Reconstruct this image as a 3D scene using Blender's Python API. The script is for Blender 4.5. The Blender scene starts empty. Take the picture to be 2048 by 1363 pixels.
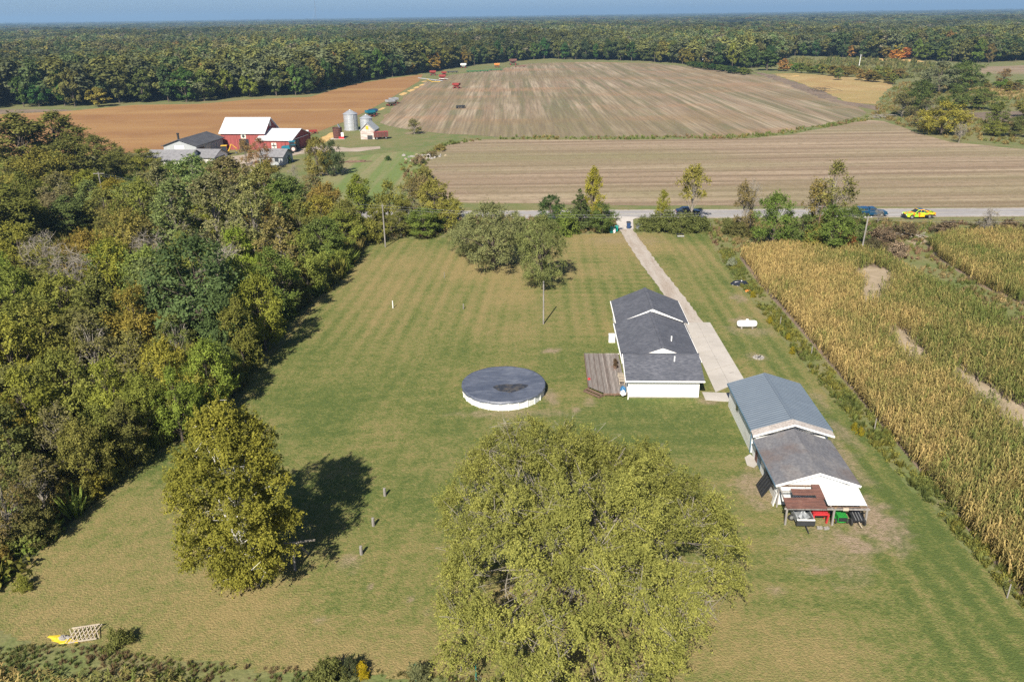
import bpy, math, random
import numpy as np
from mathutils import Vector, Matrix
R = math.radians
rng = np.random.default_rng(7)
random.seed(7)
SC = bpy.context.scene
COL = SC.collection

# ---------------------------------------------------------------- camera
CH, CF, CP, CT = 37.0, 1593.0, R(22.2), R(0.8)      # height, focal length in photo pixels, pitch, roll
_f = np.array((0, math.cos(CP), -math.sin(CP)))
_u0 = np.array((0, math.sin(CP), math.cos(CP)))
_h = np.array((1., 0, 0))
_r = math.cos(CT) * _h - math.sin(CT) * _u0
_u = math.sin(CT) * _h + math.cos(CT) * _u0
cam = bpy.data.cameras.new('camera')
cam.sensor_width = 36.0
cam.lens = 36.0 * CF / 2048.0
cam.clip_start = 0.5
cam.clip_end = 60000
cam_o = bpy.data.objects.new('camera', cam)
COL.objects.link(cam_o)
cam_o.matrix_world = Matrix(((_r[0], _u[0], -_f[0], 0), (_r[1], _u[1], -_f[1], 0), (_r[2], _u[2], -_f[2], CH), (0, 0, 0, 1)))
SC.camera = cam_o

def G(px, py, z=0.0):
    """photo pixel -> point on the horizontal plane z"""
    d = _f + (px - 1024) / CF * _r + (681.5 - py) / CF * _u
    t = (z - CH) / d[2]
    return (d[0] * t, d[1] * t)
def depth(x, y, z=0):
    return float(np.dot(np.array((x, y, z - CH)), _f))

# ---------------------------------------------------------------- light
SUN_AZ, SUN_EL = R(17), R(40)        # shadows run 17 degrees clockwise of +Y
W = bpy.data.worlds.new('World'); SC.world = W; W.use_nodes = True
nt = W.node_tree
bg = nt.nodes['Background']; bg.inputs['Strength'].default_value = 0.066
sky = nt.nodes.new('ShaderNodeTexSky'); sky.sky_type = 'NISHITA'; sky.sun_disc = False
sky.sun_elevation = SUN_EL; sky.sun_rotation = math.pi + SUN_AZ
sky.altitude = 0; sky.air_density = 0.5; sky.dust_density = 1.0; sky.ozone_density = 5.0
nt.links.new(sky.outputs[0], bg.inputs['Color'])
sun = bpy.data.lights.new('sun', 'SUN'); sun.energy = 5.0; sun.angle = R(0.53); sun.color = (1.0, 0.92, 0.79)
sun_o = bpy.data.objects.new('sun', sun); COL.objects.link(sun_o)
sd = Vector((math.sin(SUN_AZ) * math.cos(SUN_EL), math.cos(SUN_AZ) * math.cos(SUN_EL), -math.sin(SUN_EL)))
sun_o.rotation_euler = sd.to_track_quat('-Z', 'Y').to_euler(); sun_o.location = (0, 0, 200)
SC.view_settings.view_transform = 'Standard'; SC.view_settings.look = 'None'
SC.view_settings.exposure = 1.0; SC.view_settings.gamma = 1.0
SC.view_settings.use_curve_mapping = False
cy = SC.cycles
cy.max_bounces = 5; cy.diffuse_bounces = 3; cy.glossy_bounces = 2; cy.transmission_bounces = 3; cy.volume_bounces = 0
cy.use_denoising = False; cy.caustics_reflective = False; cy.caustics_refractive = False

# ---------------------------------------------------------------- materials
MATS = {}
class Nt:
    def __init__(s, name):
        s.m = bpy.data.materials.new(name); s.m.use_nodes = True; s.t = s.m.node_tree; s.t.nodes.clear()
        s.out = s.n('ShaderNodeOutputMaterial')
    def n(s, kind, **kw):
        x = s.t.nodes.new(kind)
        for k, v in kw.items():
            if k in x.inputs: x.inputs[k].default_value = v
            else: setattr(x, k, v)
        return x
    def l(s, a, b): s.t.links.new(a, b)
def rgb(c): return (c[0], c[1], c[2], 1.0)
def layered(name, base, layers=(), rough=0.85, bump=(), metal=0.0, spec=0.25):
    """base colour with any number of noise / wave layers mixed over it; bump = [(scale, strength, distance)]"""
    t = Nt(name)
    tc = t.n('ShaderNodeTexCoord')
    b = t.n('ShaderNodeBsdfPrincipled'); t.l(b.outputs[0], t.out.inputs[0])
    b.inputs['Roughness'].default_value = rough; b.inputs['Metallic'].default_value = metal
    b.inputs['Specular IOR Level'].default_value = spec
    prev = None
    for L in layers:
        mp = t.n('ShaderNodeMapping'); t.l(tc.outputs['Object'], mp.inputs[0])
        sc = L.get('sc', 1.0)
        mp.inputs['Rotation'].default_value = (0, 0, R(L.get('rot', 0)))
        mp.inputs['Location'].default_value = L.get('loc', (0, 0, 0))
        mp.inputs['Scale'].default_value = (sc, sc, sc) if isinstance(sc, (int, float)) else sc
        k = L.get('type', 'noise')
        if k == 'noise':
            x = t.n('ShaderNodeTexNoise'); x.inputs['Scale'].default_value = 1; x.inputs['Detail'].default_value = L.get('det', 4)
            x.inputs['Roughness'].default_value = L.get('nr', 0.55); x.inputs['Distortion'].default_value = L.get('dist', 0)
            o = x.outputs[0]
        elif k == 'wave':
            x = t.n('ShaderNodeTexWave'); x.inputs['Scale'].default_value = 1; x.inputs['Distortion'].default_value = L.get('dist', 2)
            x.inputs['Detail'].default_value = 3; x.inputs['Detail Scale'].default_value = L.get('ds', 0.6); o = x.outputs['Fac']
        elif k == 'voronoi':
            x = t.n('ShaderNodeTexVoronoi'); x.inputs['Scale'].default_value = 1; o = x.outputs['Color']
        elif k == 'brick':
            x = t.n('ShaderNodeTexBrick'); x.inputs['Scale'].default_value = 1; x.inputs['Color1'].default_value = (0, 0, 0, 1)
            x.inputs['Color2'].default_value = (1, 1, 1, 1); x.inputs['Mortar'].default_value = (.5, .5, .5, 1)
            x.inputs['Mortar Size'].default_value = 0.0; x.inputs['Brick Width'].default_value = L.get('bw', .5); x.inputs['Row Height'].default_value = L.get('rh', .25)
            o = x.outputs[0]
        t.l(mp.outputs[0], x.inputs['Vector'])
        mr = t.n('ShaderNodeMapRange'); t.l(o, mr.inputs[0])
        mr.inputs[1].default_value = L.get('lo', .4); mr.inputs[2].default_value = L.get('hi', .6)
        mr.inputs[3].default_value = 0; mr.inputs[4].default_value = L.get('amt', 1.0); mr.clamp = True
        fac = mr.outputs[0]
        if 'mask' in L:
            M = L['mask']
            mp2 = t.n('ShaderNodeMapping'); t.l(tc.outputs['Object'], mp2.inputs[0]); mp2.inputs['Scale'].default_value = (M['sc'],) * 3; mp2.inputs['Location'].default_value = M.get('loc', (0, 0, 0))
            n2 = t.n('ShaderNodeTexNoise'); n2.inputs['Scale'].default_value = 1; n2.inputs['Detail'].default_value = 2; t.l(mp2.outputs[0], n2.inputs['Vector'])
            m2 = t.n('ShaderNodeMapRange'); t.l(n2.outputs[0], m2.inputs[0]); m2.inputs[1].default_value = M['lo']; m2.inputs[2].default_value = M['hi']
            mu = t.n('ShaderNodeMath', operation='MULTIPLY'); t.l(fac, mu.inputs[0]); t.l(m2.outputs[0], mu.inputs[1]); fac = mu.outputs[0]
        mx = t.n('ShaderNodeMix', data_type='RGBA'); mx.blend_type = L.get('mode', 'MIX')
        t.l(fac, mx.inputs[0])
        if prev is None: mx.inputs[6].default_value = rgb(base)
        else: t.l(prev, mx.inputs[6])
        mx.inputs[7].default_value = rgb(L['col']); prev = mx.outputs[2]
    if prev is None: b.inputs['Base Color'].default_value = rgb(base)
    else: t.l(prev, b.inputs['Base Color'])
    last = None
    for (s, st, d) in bump:
        mp = t.n('ShaderNodeMapping'); t.l(tc.outputs['Object'], mp.inputs[0]); mp.inputs['Scale'].default_value = s if isinstance(s, tuple) else (s, s, s)
        x = t.n('ShaderNodeTexNoise'); x.inputs['Scale'].default_value = 1; x.inputs['Detail'].default_value = 3; t.l(mp.outputs[0], x.inputs['Vector'])
        bp = t.n('ShaderNodeBump'); bp.inputs['Strength'].default_value = st; bp.inputs['Distance'].default_value = d
        t.l(x.outputs[0], bp.inputs['Height'])
        if last: t.l(last, bp.inputs['Normal'])
        last = bp.outputs[0]
    if last: t.l(last, b.inputs['Normal'])
    MATS[name] = t.m
    return t.m
def plain(name, c, rough=.6, metal=0, spec=.4, var=.18, sc=1.5, bump=None):
    d = tuple(x * (1 - var) for x in c)
    return layered(name, c, [dict(sc=sc, lo=.35, hi=.65, col=d, det=5)], rough, bump or [], metal, spec)
def leafmat(name, inst):
    t = Nt(name)
    if inst:
        a = t.n('ShaderNodeAttribute'); a.attribute_type = 'INSTANCER'; a.attribute_name = 'tint'; c = a.outputs['Color']
    else:
        a = t.n('ShaderNodeObjectInfo'); c = a.outputs['Color']
    v = t.n('ShaderNodeAttribute'); v.attribute_name = 'lv'
    rp = t.n('ShaderNodeValToRGB'); t.l(v.outputs['Fac'], rp.inputs[0])
    e = rp.color_ramp.elements
    e[0].position = 0; e[0].color = (.98, .98, .92, 1); e[1].position = 1; e[1].color = (2.6, 2.4, 2.15, 1)
    mid = rp.color_ramp.elements.new(.5); mid.color = (1.62, 1.58, 1.46, 1)
    mx = t.n('ShaderNodeMix', data_type='RGBA', blend_type='MULTIPLY'); mx.inputs[0].default_value = 1
    t.l(c, mx.inputs[6]); t.l(rp.outputs[0], mx.inputs[7])
    d = t.n('ShaderNodeBsdfDiffuse'); t.l(mx.outputs[2], d.inputs[0])
    tr = t.n('ShaderNodeBsdfTranslucent'); t.l(mx.outputs[2], tr.inputs[0])
    ms = t.n('ShaderNodeMixShader'); ms.inputs[0].default_value = .36
    t.l(d.outputs[0], ms.inputs[1]); t.l(tr.outputs[0], ms.inputs[2]); t.l(ms.outputs[0], t.out.inputs[0])
    MATS[name] = t.m
    return t.m
leafmat('leaf', False); leafmat('leaf_scatter', True)
M = MATS

# ---------------------------------------------------------------- mesh helpers
class MB:
    def __init__(s): s.v = []; s.f = []
    def add(s, vs, fs):
        k = len(s.v); s.v += [tuple(map(float, p)) for p in vs]; s.f += [tuple(i + k for i in q) for q in fs]; return s
    def box(s, c, d, rz=0, taper=1.0, tilt=None):
        x, y, z = d[0] / 2, d[1] / 2, d[2] / 2
        vs = [(-x, -y, -z), (x, -y, -z), (x, y, -z), (-x, y, -z)] + [(a * taper, b * taper, z) for a, b in ((-x, -y), (x, -y), (x, y), (-x, y))]
        m = Matrix.Rotation(rz, 3, 'Z')
        if tilt: m = m @ Matrix.Rotation(tilt[1], 3, tilt[0])
        vs = [tuple(m @ Vector(p) + Vector(c)) for p in vs]
        return s.add(vs, [(0, 3, 2, 1), (4, 5, 6, 7), (0, 1, 5, 4), (1, 2, 6, 5), (2, 3, 7, 6), (3, 0, 4, 7)])
    def bx(s, x0, x1, y0, y1, z0, z1): return s.box(((x0 + x1) / 2, (y0 + y1) / 2, (z0 + z1) / 2), (x1 - x0, y1 - y0, z1 - z0))
    def prism(s, prof, lo, hi, axis='y', k=1.0):
        """profile (a, z) extruded along an axis; k narrows nothing by default"""
        n = len(prof)
        if axis == 'y': A = [(a, lo, z) for a, z in prof]; B = [(a, hi, z) for a, z in prof]
        else: A = [(lo, a, z) for a, z in prof]; B = [(hi, a, z) for a, z in prof]
        fs = [tuple(range(n)), tuple(range(2 * n - 1, n - 1, -1))] + [(i, i + n, (i + 1) % n + n, (i + 1) % n) for i in range(n)]
        return s.add(A + B, fs)
    def slab(s, p, th):
        """four points (roof plane, counter-clockwise from above), thickened downwards"""
        p = [Vector(a) for a in p]; nrm = (p[1] - p[0]).cross(p[3] - p[0]).normalized()
        if nrm.z < 0: nrm = -nrm
        q = [a - nrm * th for a in p]
        return s.add(p + q, [(0, 1, 2, 3), (7, 6, 5, 4)] + [(i, i + 4, (i + 1) % 4 + 4, (i + 1) % 4) for i in range(4)])
    def tube(s, pts, rad, n=6):
        pts = [Vector(p) for p in pts]
        if isinstance(rad, (int, float)): rad = [rad] * len(pts)
        vs = []; fs = []
        for i, p in enumerate(pts):
            d = (pts[min(i + 1, len(pts) - 1)] - pts[max(i - 1, 0)]).normalized()
            a = d.cross(Vector((0, 0, 1)));
            if a.length < .05: a = d.cross(Vector((1, 0, 0)))
            a.normalize(); b = d.cross(a)
            vs += [p + (a * math.cos(2 * math.pi * k / n) + b * math.sin(2 * math.pi * k / n)) * rad[i] for k in range(n)]
        for i in range(len(pts) - 1):
            fs += [(i * n + k, i * n + (k + 1) % n, (i + 1) * n + (k + 1) % n, (i + 1) * n + k) for k in range(n)]
        fs += [tuple(range(n - 1, -1, -1)), tuple((len(pts) - 1) * n + k for k in range(n))]
        return s.add(vs, fs)
    def lathe(s, prof, n=16, c=(0, 0, 0), axis='z', ring=False):
        if ring: prof = list(prof) + [prof[0]]
        vs = []
        for r_, z_ in prof:
            for k in range(n):
                a = 2 * math.pi * k / n; x, y = r_ * math.cos(a), r_ * math.sin(a)
                q = (x, y, z_) if axis == 'z' else ((x, z_, y) if axis == 'y' else (z_, x, y))
                vs.append((q[0] + c[0], q[1] + c[1], q[2] + c[2]))
        m = len(prof)
        fs = [(i * n + k, i * n + (k + 1) % n, (i + 1) * n + (k + 1) % n, (i + 1) * n + k) for i in range(m - 1) for k in range(n)]
        if not ring: fs += [tuple(range(n - 1, -1, -1)), tuple((m - 1) * n + k for k in range(n))]
        return s.add(vs, fs)
    def mesh(s, name, mat):
        me = bpy.data.meshes.new(name); me.from_pydata(s.v, [], s.f)
        import bmesh
        bm = bmesh.new(); bm.from_mesh(me); bmesh.ops.recalc_face_normals(bm, faces=bm.faces); bm.to_mesh(me); bm.free()
        me.materials.append(M[mat] if isinstance(mat, str) else mat); return me
    def build(s, name, mat, parent=None, smooth=False):
        me = s.mesh(name, mat)
        if smooth: me.polygons.foreach_set('use_smooth', [True] * len(me.polygons))
        return link(name, me, parent)
def link(name, data, parent=None):
    o = bpy.data.objects.new(name, data); COL.objects.link(o)
    if parent: o.parent = parent
    return o
def tag(o, label=None, cat=None, group=None, kind=None):
    if label: o['label'] = label
    if cat: o['category'] = cat
    if group: o['group'] = group
    if kind: o['kind'] = kind
    return o
def thing(name, label, cat, loc=(0, 0, 0), rz=0, group=None):
    o = link(name, None); o.location = loc if len(loc) == 3 else (loc[0], loc[1], 0); o.rotation_euler = (0, 0, rz)
    o.empty_display_size = .3
    return tag(o, label, cat, group)
def copy_tree(o, parent=None):
    c = o.copy(); COL.objects.link(c); c.parent = parent
    for ch in o.children: copy_tree(ch, c)
    return c
def tri_mesh(name, V, F, mat, lv=None):
    """fast mesh from numpy quads"""
    me = bpy.data.meshes.new(name)
    n = F.shape[1]
    me.vertices.add(len(V)); me.vertices.foreach_set('co', np.ascontiguousarray(V, dtype=np.float32).ravel())
    me.loops.add(F.size); me.loops.foreach_set('vertex_index', F.astype(np.int32).ravel())
    me.polygons.add(len(F)); me.polygons.foreach_set('loop_start', np.arange(0, F.size, n, dtype=np.int32))
    me.update(calc_edges=True)
    if lv is not None:
        a = me.attributes.new('lv', 'FLOAT', 'POINT'); a.data.foreach_set('value', lv.astype(np.float32))
    me.materials.append(M[mat] if isinstance(mat, str) else mat)
    return me
def sheet(name, poly, z, mat, px=True, thick=0, label=None, sub=0):
    """a flat polygon of ground cover; poly in photo pixels (on the ground) or metres"""
    pts = [G(*p) for p in poly] if px else poly
    m = MB(); n = len(pts)
    if thick: m.add([(x, y, z) for x, y in pts] + [(x, y, z - thick) for x, y in pts], [tuple(range(n))] + [(i, i + n, (i + 1) % n + n, (i + 1) % n) for i in range(n)])
    else: m.add([(x, y, z) for x, y in pts], [tuple(range(n))])
    o = m.build(name, mat)
    if o.data.polygons[0].normal.z < 0: o.data.flip_normals()
    return tag(o, label, None, None, 'structure')
def inside(P, poly):
    """points (N,2) in polygon"""
    x, y = P[:, 0], P[:, 1]; c = np.zeros(len(P), bool); n = len(poly)
    for i in range(n):
        x1, y1 = poly[i]; x2, y2 = poly[(i + 1) % n]
        k = ((y1 > y) != (y2 > y)); 
        with np.errstate(divide='ignore', invalid='ignore'): k &= x < (x2 - x1) * (y - y1) / (y2 - y1 + 1e-12) + x1
        c ^= k
    return c
def vnoise(P, s, seed=0):
    """cheap smooth value noise 0..1 on (N,2)"""
    q = P * s; i = np.floor(q).astype(int); f = q - i; f = f * f * (3 - 2 * f)
    def hsh(a, b): 
        v = np.sin(a * 127.1 + b * 311.7 + seed * 74.7) * 43758.5453; return v - np.floor(v)
    a, b, c, d = hsh(i[:, 0], i[:, 1]), hsh(i[:, 0] + 1, i[:, 1]), hsh(i[:, 0], i[:, 1] + 1), hsh(i[:, 0] + 1, i[:, 1] + 1)
    return (a * (1 - f[:, 0]) + b * f[:, 0]) * (1 - f[:, 1]) + (c * (1 - f[:, 0]) + d * f[:, 0]) * f[:, 1]
def wobble(pts, amp, step, seed=1):
    """subdivide a closed metre polygon and roughen its edge"""
    r_ = random.Random(seed); out = []
    for i in range(len(pts)):
        a, b = pts[i], pts[(i + 1) % len(pts)]; L = math.hypot(b[0] - a[0], b[1] - a[1]); n = max(1, min(60, int(L / step)))
        for k in range(n):
            t = k / n; out.append((a[0] + (b[0] - a[0]) * t + r_.uniform(-amp, amp), a[1] + (b[1] - a[1]) * t + r_.uniform(-amp, amp)))
    return out
# ================================================================ the setting: ground
GRASS, TAN, DARKG = (.105, .125, .038), (.20, .165, .075), (.062, .088, .026)
layered('ground_grass', (.112, .140, .045), [
    dict(sc=.03, lo=.42, hi=.6, col=(.155, .15, .06), det=5), dict(sc=.25, lo=.42, hi=.62, col=(.19, .16, .08), amt=.7, det=6),
    dict(sc=2.5, lo=.4, hi=.75, col=(.05, .07, .02), amt=.5, det=5)], .95, [(3, .5, .2)])
def lawn_material():
    t = Nt('mown_lawn'); tc = t.n('ShaderNodeTexCoord'); b = t.n('ShaderNodeBsdfPrincipled', Roughness=.95); b.inputs['Specular IOR Level'].default_value = .1; t.l(b.outputs[0], t.out.inputs[0])
    def noise(sc, det, lo, hi, loc=0):
        x = t.n('ShaderNodeTexNoise'); x.inputs['Scale'].default_value = sc; x.inputs['Detail'].default_value = det; x.inputs['Roughness'].default_value = .68
        mp = t.n('ShaderNodeMapping'); mp.inputs['Location'].default_value = (loc, loc * .7, 0); t.l(tc.outputs['Object'], mp.inputs[0]); t.l(mp.outputs[0], x.inputs['Vector'])
        m = t.n('ShaderNodeMapRange'); t.l(x.outputs[0], m.inputs[0]); m.inputs[1].default_value = lo; m.inputs[2].default_value = hi; return m.outputs[0]
    def mix(f, a, c):
        m = t.n('ShaderNodeMix', data_type='RGBA'); t.l(f, m.inputs[0]) if not isinstance(f, float) else None
        if isinstance(a, tuple): m.inputs[6].default_value = rgb(a)
        else: t.l(a, m.inputs[6])
        if isinstance(c, tuple): m.inputs[7].default_value = rgb(c)
        else: t.l(c, m.inputs[7])
        return m.outputs[2]
    def math_(op, a, c):
        m = t.n('ShaderNodeMath', operation=op)
        for i, q in enumerate((a, c)):
            if isinstance(q, (int, float)): m.inputs[i].default_value = q
            else: t.l(q, m.inputs[i])
        return m.outputs[0]
    d = t.n('ShaderNodeAttribute'); d.attribute_name = 'dry'; w = t.n('ShaderNodeAttribute'); w.attribute_name = 'wear'
    n1 = noise(.7, 5, .25, .75); n2 = noise(2.6, 5, .3, .7, 4); n3 = noise(7, 3, .3, .7, 8)
    f = math_('ADD', d.outputs['Fac'], math_('MULTIPLY', math_('SUBTRACT', n1, .5), .60)); f = math_('ADD', f, math_('MULTIPLY', math_('SUBTRACT', n2, .5), .75))
    cr = t.n('ShaderNodeValToRGB'); t.l(f, cr.inputs[0]); e = cr.color_ramp.elements
    e[0].position = 0; e[0].color = (.080, .114, .030, 1); e[1].position = 1; e[1].color = (.28, .215, .096, 1)
    for p, c in ((.28, (.126, .148, .042)), (.5, (.182, .178, .062)), (.72, (.226, .192, .078))): q = cr.color_ramp.elements.new(p); q.color = (*c, 1)
    dark = mix(math_('MULTIPLY', n3, .42), cr.outputs[0], (.065, .078, .026))
    soil = mix(n2, (.20, .15, .10), (.30, .235, .165))
    wf = math_('MINIMUM', math_('MULTIPLY', w.outputs['Fac'], math_('ADD', n2, .55)), 1.0)
    t.l(mix(wf, dark, soil), b.inputs['Base Color'])
    bp = t.n('ShaderNodeBump'); bp.inputs['Strength'].default_value = .6; bp.inputs['Distance'].default_value = .12; t.l(n3, bp.inputs['Height']); t.l(bp.outputs[0], b.inputs['Normal'])
    MATS['mown_lawn'] = t.m
lawn_material()
layered('wood_floor', (.055, .06, .022), [dict(sc=.6, lo=.4, hi=.6, col=(.09, .075, .035), det=6), dict(sc=3, lo=.45, hi=.7, col=(.025, .03, .012), det=4)], .95, [(2, .8, .3)])
layered('soybean_crop', (.225, .120, .048), [
    dict(sc=(.012, .03, 1), rot=15, lo=.40, hi=.62, col=(.255, .145, .057), det=4), dict(sc=(.004, .05, 1), rot=12, lo=.5, hi=.66, col=(.31, .195, .078), amt=.7, det=3),
    dict(sc=.05, lo=.5, hi=.7, col=(.175, .088, .036), amt=.6, det=5), dict(sc=.9, lo=.4, hi=.7, col=(.22, .11, .042), amt=.55, det=6, nr=.7)], .95, [(1.2, .6, .3)])
layered('stubble_long_rows', (.215, .160, .106), [
    dict(sc=(.14, .0035, 1), rot=-6, lo=.42, hi=.58, col=(.33, .27, .19), amt=.9, det=4), dict(sc=(.24, .006, 1), rot=-6, lo=.48, hi=.60, col=(.105, .108, .05), amt=.85, det=4, loc=(4, 0, 0)),
    dict(sc=(.012, .03, 1), rot=4, lo=.48, hi=.64, col=(.29, .165, .09), amt=.6, det=5), dict(sc=.012, lo=.45, hi=.62, col=(.155, .128, .066), amt=.7, det=5, loc=(7, 3, 0)),
    dict(sc=(1.1, .03, 1), rot=-6, lo=.4, hi=.66, col=(.11, .085, .055), amt=.7, det=4), dict(sc=.8, lo=.5, hi=.75, col=(.31, .26, .175), amt=.4, det=6, nr=.7)], .95, [(1, .5, .25)])
layered('stubble_cross_rows', (.228, .168, .114), [
    dict(sc=(.0045, .16, 1), rot=-2.5, lo=.42, hi=.58, col=(.335, .265, .185), amt=.85, det=4, dist=.5), dict(sc=(.006, .3, 1), rot=-2.5, lo=.46, hi=.60, col=(.135, .095, .06), amt=.75, det=4, loc=(2, 5, 0), dist=.3),
    dict(sc=(.008, .025, 1), rot=-8, lo=.47, hi=.62, col=(.17, .165, .075), amt=.65, det=6), dict(sc=(.03, 1.2, 1), rot=-2.5, lo=.42, hi=.68, col=(.15, .11, .07), amt=.55, det=4),
    dict(sc=.45, lo=.50, hi=.66, col=(.14, .11, .065), amt=.75, det=7, nr=.72), dict(sc=1.7, lo=.55, hi=.75, col=(.40, .33, .23), amt=.5, det=5)], .95, [(1.5, .6, .25)])
layered('hay_meadow', (.125, .165, .05), [
    dict(sc=(.22, .01, 1), rot=-38, lo=.44, hi=.58, col=(.22, .185, .10), amt=.85, det=4), dict(sc=.03, lo=.45, hi=.65, col=(.105, .16, .04), amt=.7, det=4),
    dict(sc=1, lo=.45, hi=.7, col=(.07, .09, .03), amt=.45, det=5)], .95, [(2, .4, .2)])
layered('ripe_crop', (.31, .205, .09), [dict(sc=.06, lo=.42, hi=.6, col=(.35, .26, .12), det=5), dict(sc=.02, lo=.45, hi=.6, col=(.25, .20, .075), det=4, amt=.7), dict(sc=.8, lo=.42, hi=.7, col=(.16, .12, .04), amt=.6, det=6)], .95, [(1, .8, .5)])
layered('bare_soil', (.17, .125, .09), [dict(sc=.1, lo=.4, hi=.6, col=(.11, .085, .065), det=6), dict(sc=1, lo=.45, hi=.7, col=(.24, .19, .14), amt=.6, det=6)], .95, [(2, .6, .2)])
layered('sandy_soil', (.31, .25, .18), [dict(sc=.5, lo=.4, hi=.65, col=(.23, .185, .12), det=7, nr=.65), dict(sc=(.3, 3, 1), rot=30, lo=.5, hi=.7, col=(.24, .19, .13), amt=.5, det=4)], .95, [(3, .5, .15)])
layered('road_asphalt', (.245, .235, .235), [dict(sc=(.05, .9, 1), rot=0, lo=.42, hi=.6, col=(.315, .305, .30), det=4), dict(sc=(.03, 2.2, 1), lo=.56, hi=.68, col=(.16, .155, .155), amt=.5, det=3), dict(sc=.8, lo=.45, hi=.7, col=(.20, .19, .185), amt=.5, det=6)], .9, [(20, .3, .02)])
layered('gravel_drive', (.33, .295, .26), [dict(sc=(.9, .12, 1), rot=20, lo=.44, hi=.62, col=(.24, .19, .15), amt=.8, det=5), dict(sc=1.2, lo=.5, hi=.7, col=(.17, .145, .10), amt=.6, det=7, nr=.7), dict(sc=6, lo=.4, hi=.7, col=(.44, .40, .36), amt=.5, det=4)], .95, [(9, .6, .05)])
layered('concrete', (.40, .375, .345), [dict(sc=.35, lo=.4, hi=.65, col=(.34, .318, .29), det=6), dict(sc=3, lo=.5, hi=.75, col=(.33, .30, .27), amt=.5, det=6), dict(sc=.7, lo=.66, hi=.72, col=(.22, .20, .18), amt=.7, det=3, loc=(1.3, 2.1, 0))], .85, [(10, .2, .02)])
layered('apron_concrete', (.46, .43, .40), [dict(sc=.5, lo=.4, hi=.65, col=(.38, .35, .32), det=6)], .9, [(10, .2, .02)])
layered('straw', (.50, .35, .14), [dict(sc=.5, lo=.4, hi=.65, col=(.40, .24, .10), det=6)], .95, [(3, .6, .2)])
layered('bare_patch', (.235, .185, .12), [dict(sc=.9, lo=.4, hi=.62, col=(.16, .13, .07), det=7, nr=.65), dict(sc=4, lo=.45, hi=.7, col=(.12, .13, .045), amt=.6, det=5)], .95, [(5, .5, .1)])
layered('farm_yard', (.36, .30, .25), [dict(sc=.15, lo=.4, hi=.65, col=(.27, .22, .17), det=6)], .95, [(3, .4, .1)])

ROADD = R(-2.2)
sheet('ground', [(-18000, -3000), (18000, -3000), (18000, 18000), (-18000, 18000)], 0, 'ground_grass', px=False)
LAWN = [G(*p) for p in [(-60, 1235), (0, 1180), (60, 1120), (135, 1052), (230, 960), (330, 888), (400, 845), (465, 792), (497, 735), (520, 688), (600, 620), (680, 560), (730, 490), (765, 478), (910, 474), (1150, 469), (1250, 466), (1415, 465), (1432, 505), (1480, 572), (1560, 668), (1650, 778), (1740, 885), (1850, 1003), (1950, 1112), (2048, 1225), (2150, 1330)]] + [(33, 30), (10, 30), G(900, 1355), G(700, 1345), G(520, 1338), G(300, 1315), G(180, 1292), G(60, 1292)]
PATCH = [(1700, 1080, 30, 26, .9), (1745, 1040, 45, 40, .9), (1640, 1140, 34, 10, .8), (1508, 975, 32, 30, .7), (1690, 915, 20, 45, .55), (1690, 870, 14, 30, .5), (1100, 701, 18, 4, .8), (1530, 625, 12, 8, .5), (1150, 820, 9, 5, .7), (698, 1125, 20, 12, .6), (740, 1172, 6, 5, .9), (822, 1198, 6, 5, .9), (1512, 713, 14, 7, .5), (1640, 800, 12, 20, .4), (1100, 795, 12, 14, .7), (1010, 826, 92, 8, .45), (1480, 640, 20, 5, .6), (1476, 595, 14, 8, .6), (1500, 660, 40, 10, .4), (1550, 1180, 12, 8, .5), (1480, 1150, 10, 6, .5), (900, 1210, 16, 8, .5), (1250, 480, 60, 8, .3), (1080, 400, 60, 8, .3), (1655, 1100, 60, 50, .4), (1420, 800, 20, 6, .6), (1180, 800, 12, 8, .5), (860, 1225, 10, 8, .5), (1000, 1210, 9, 7, .6), (640, 1240, 9, 6, .4)]
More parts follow.
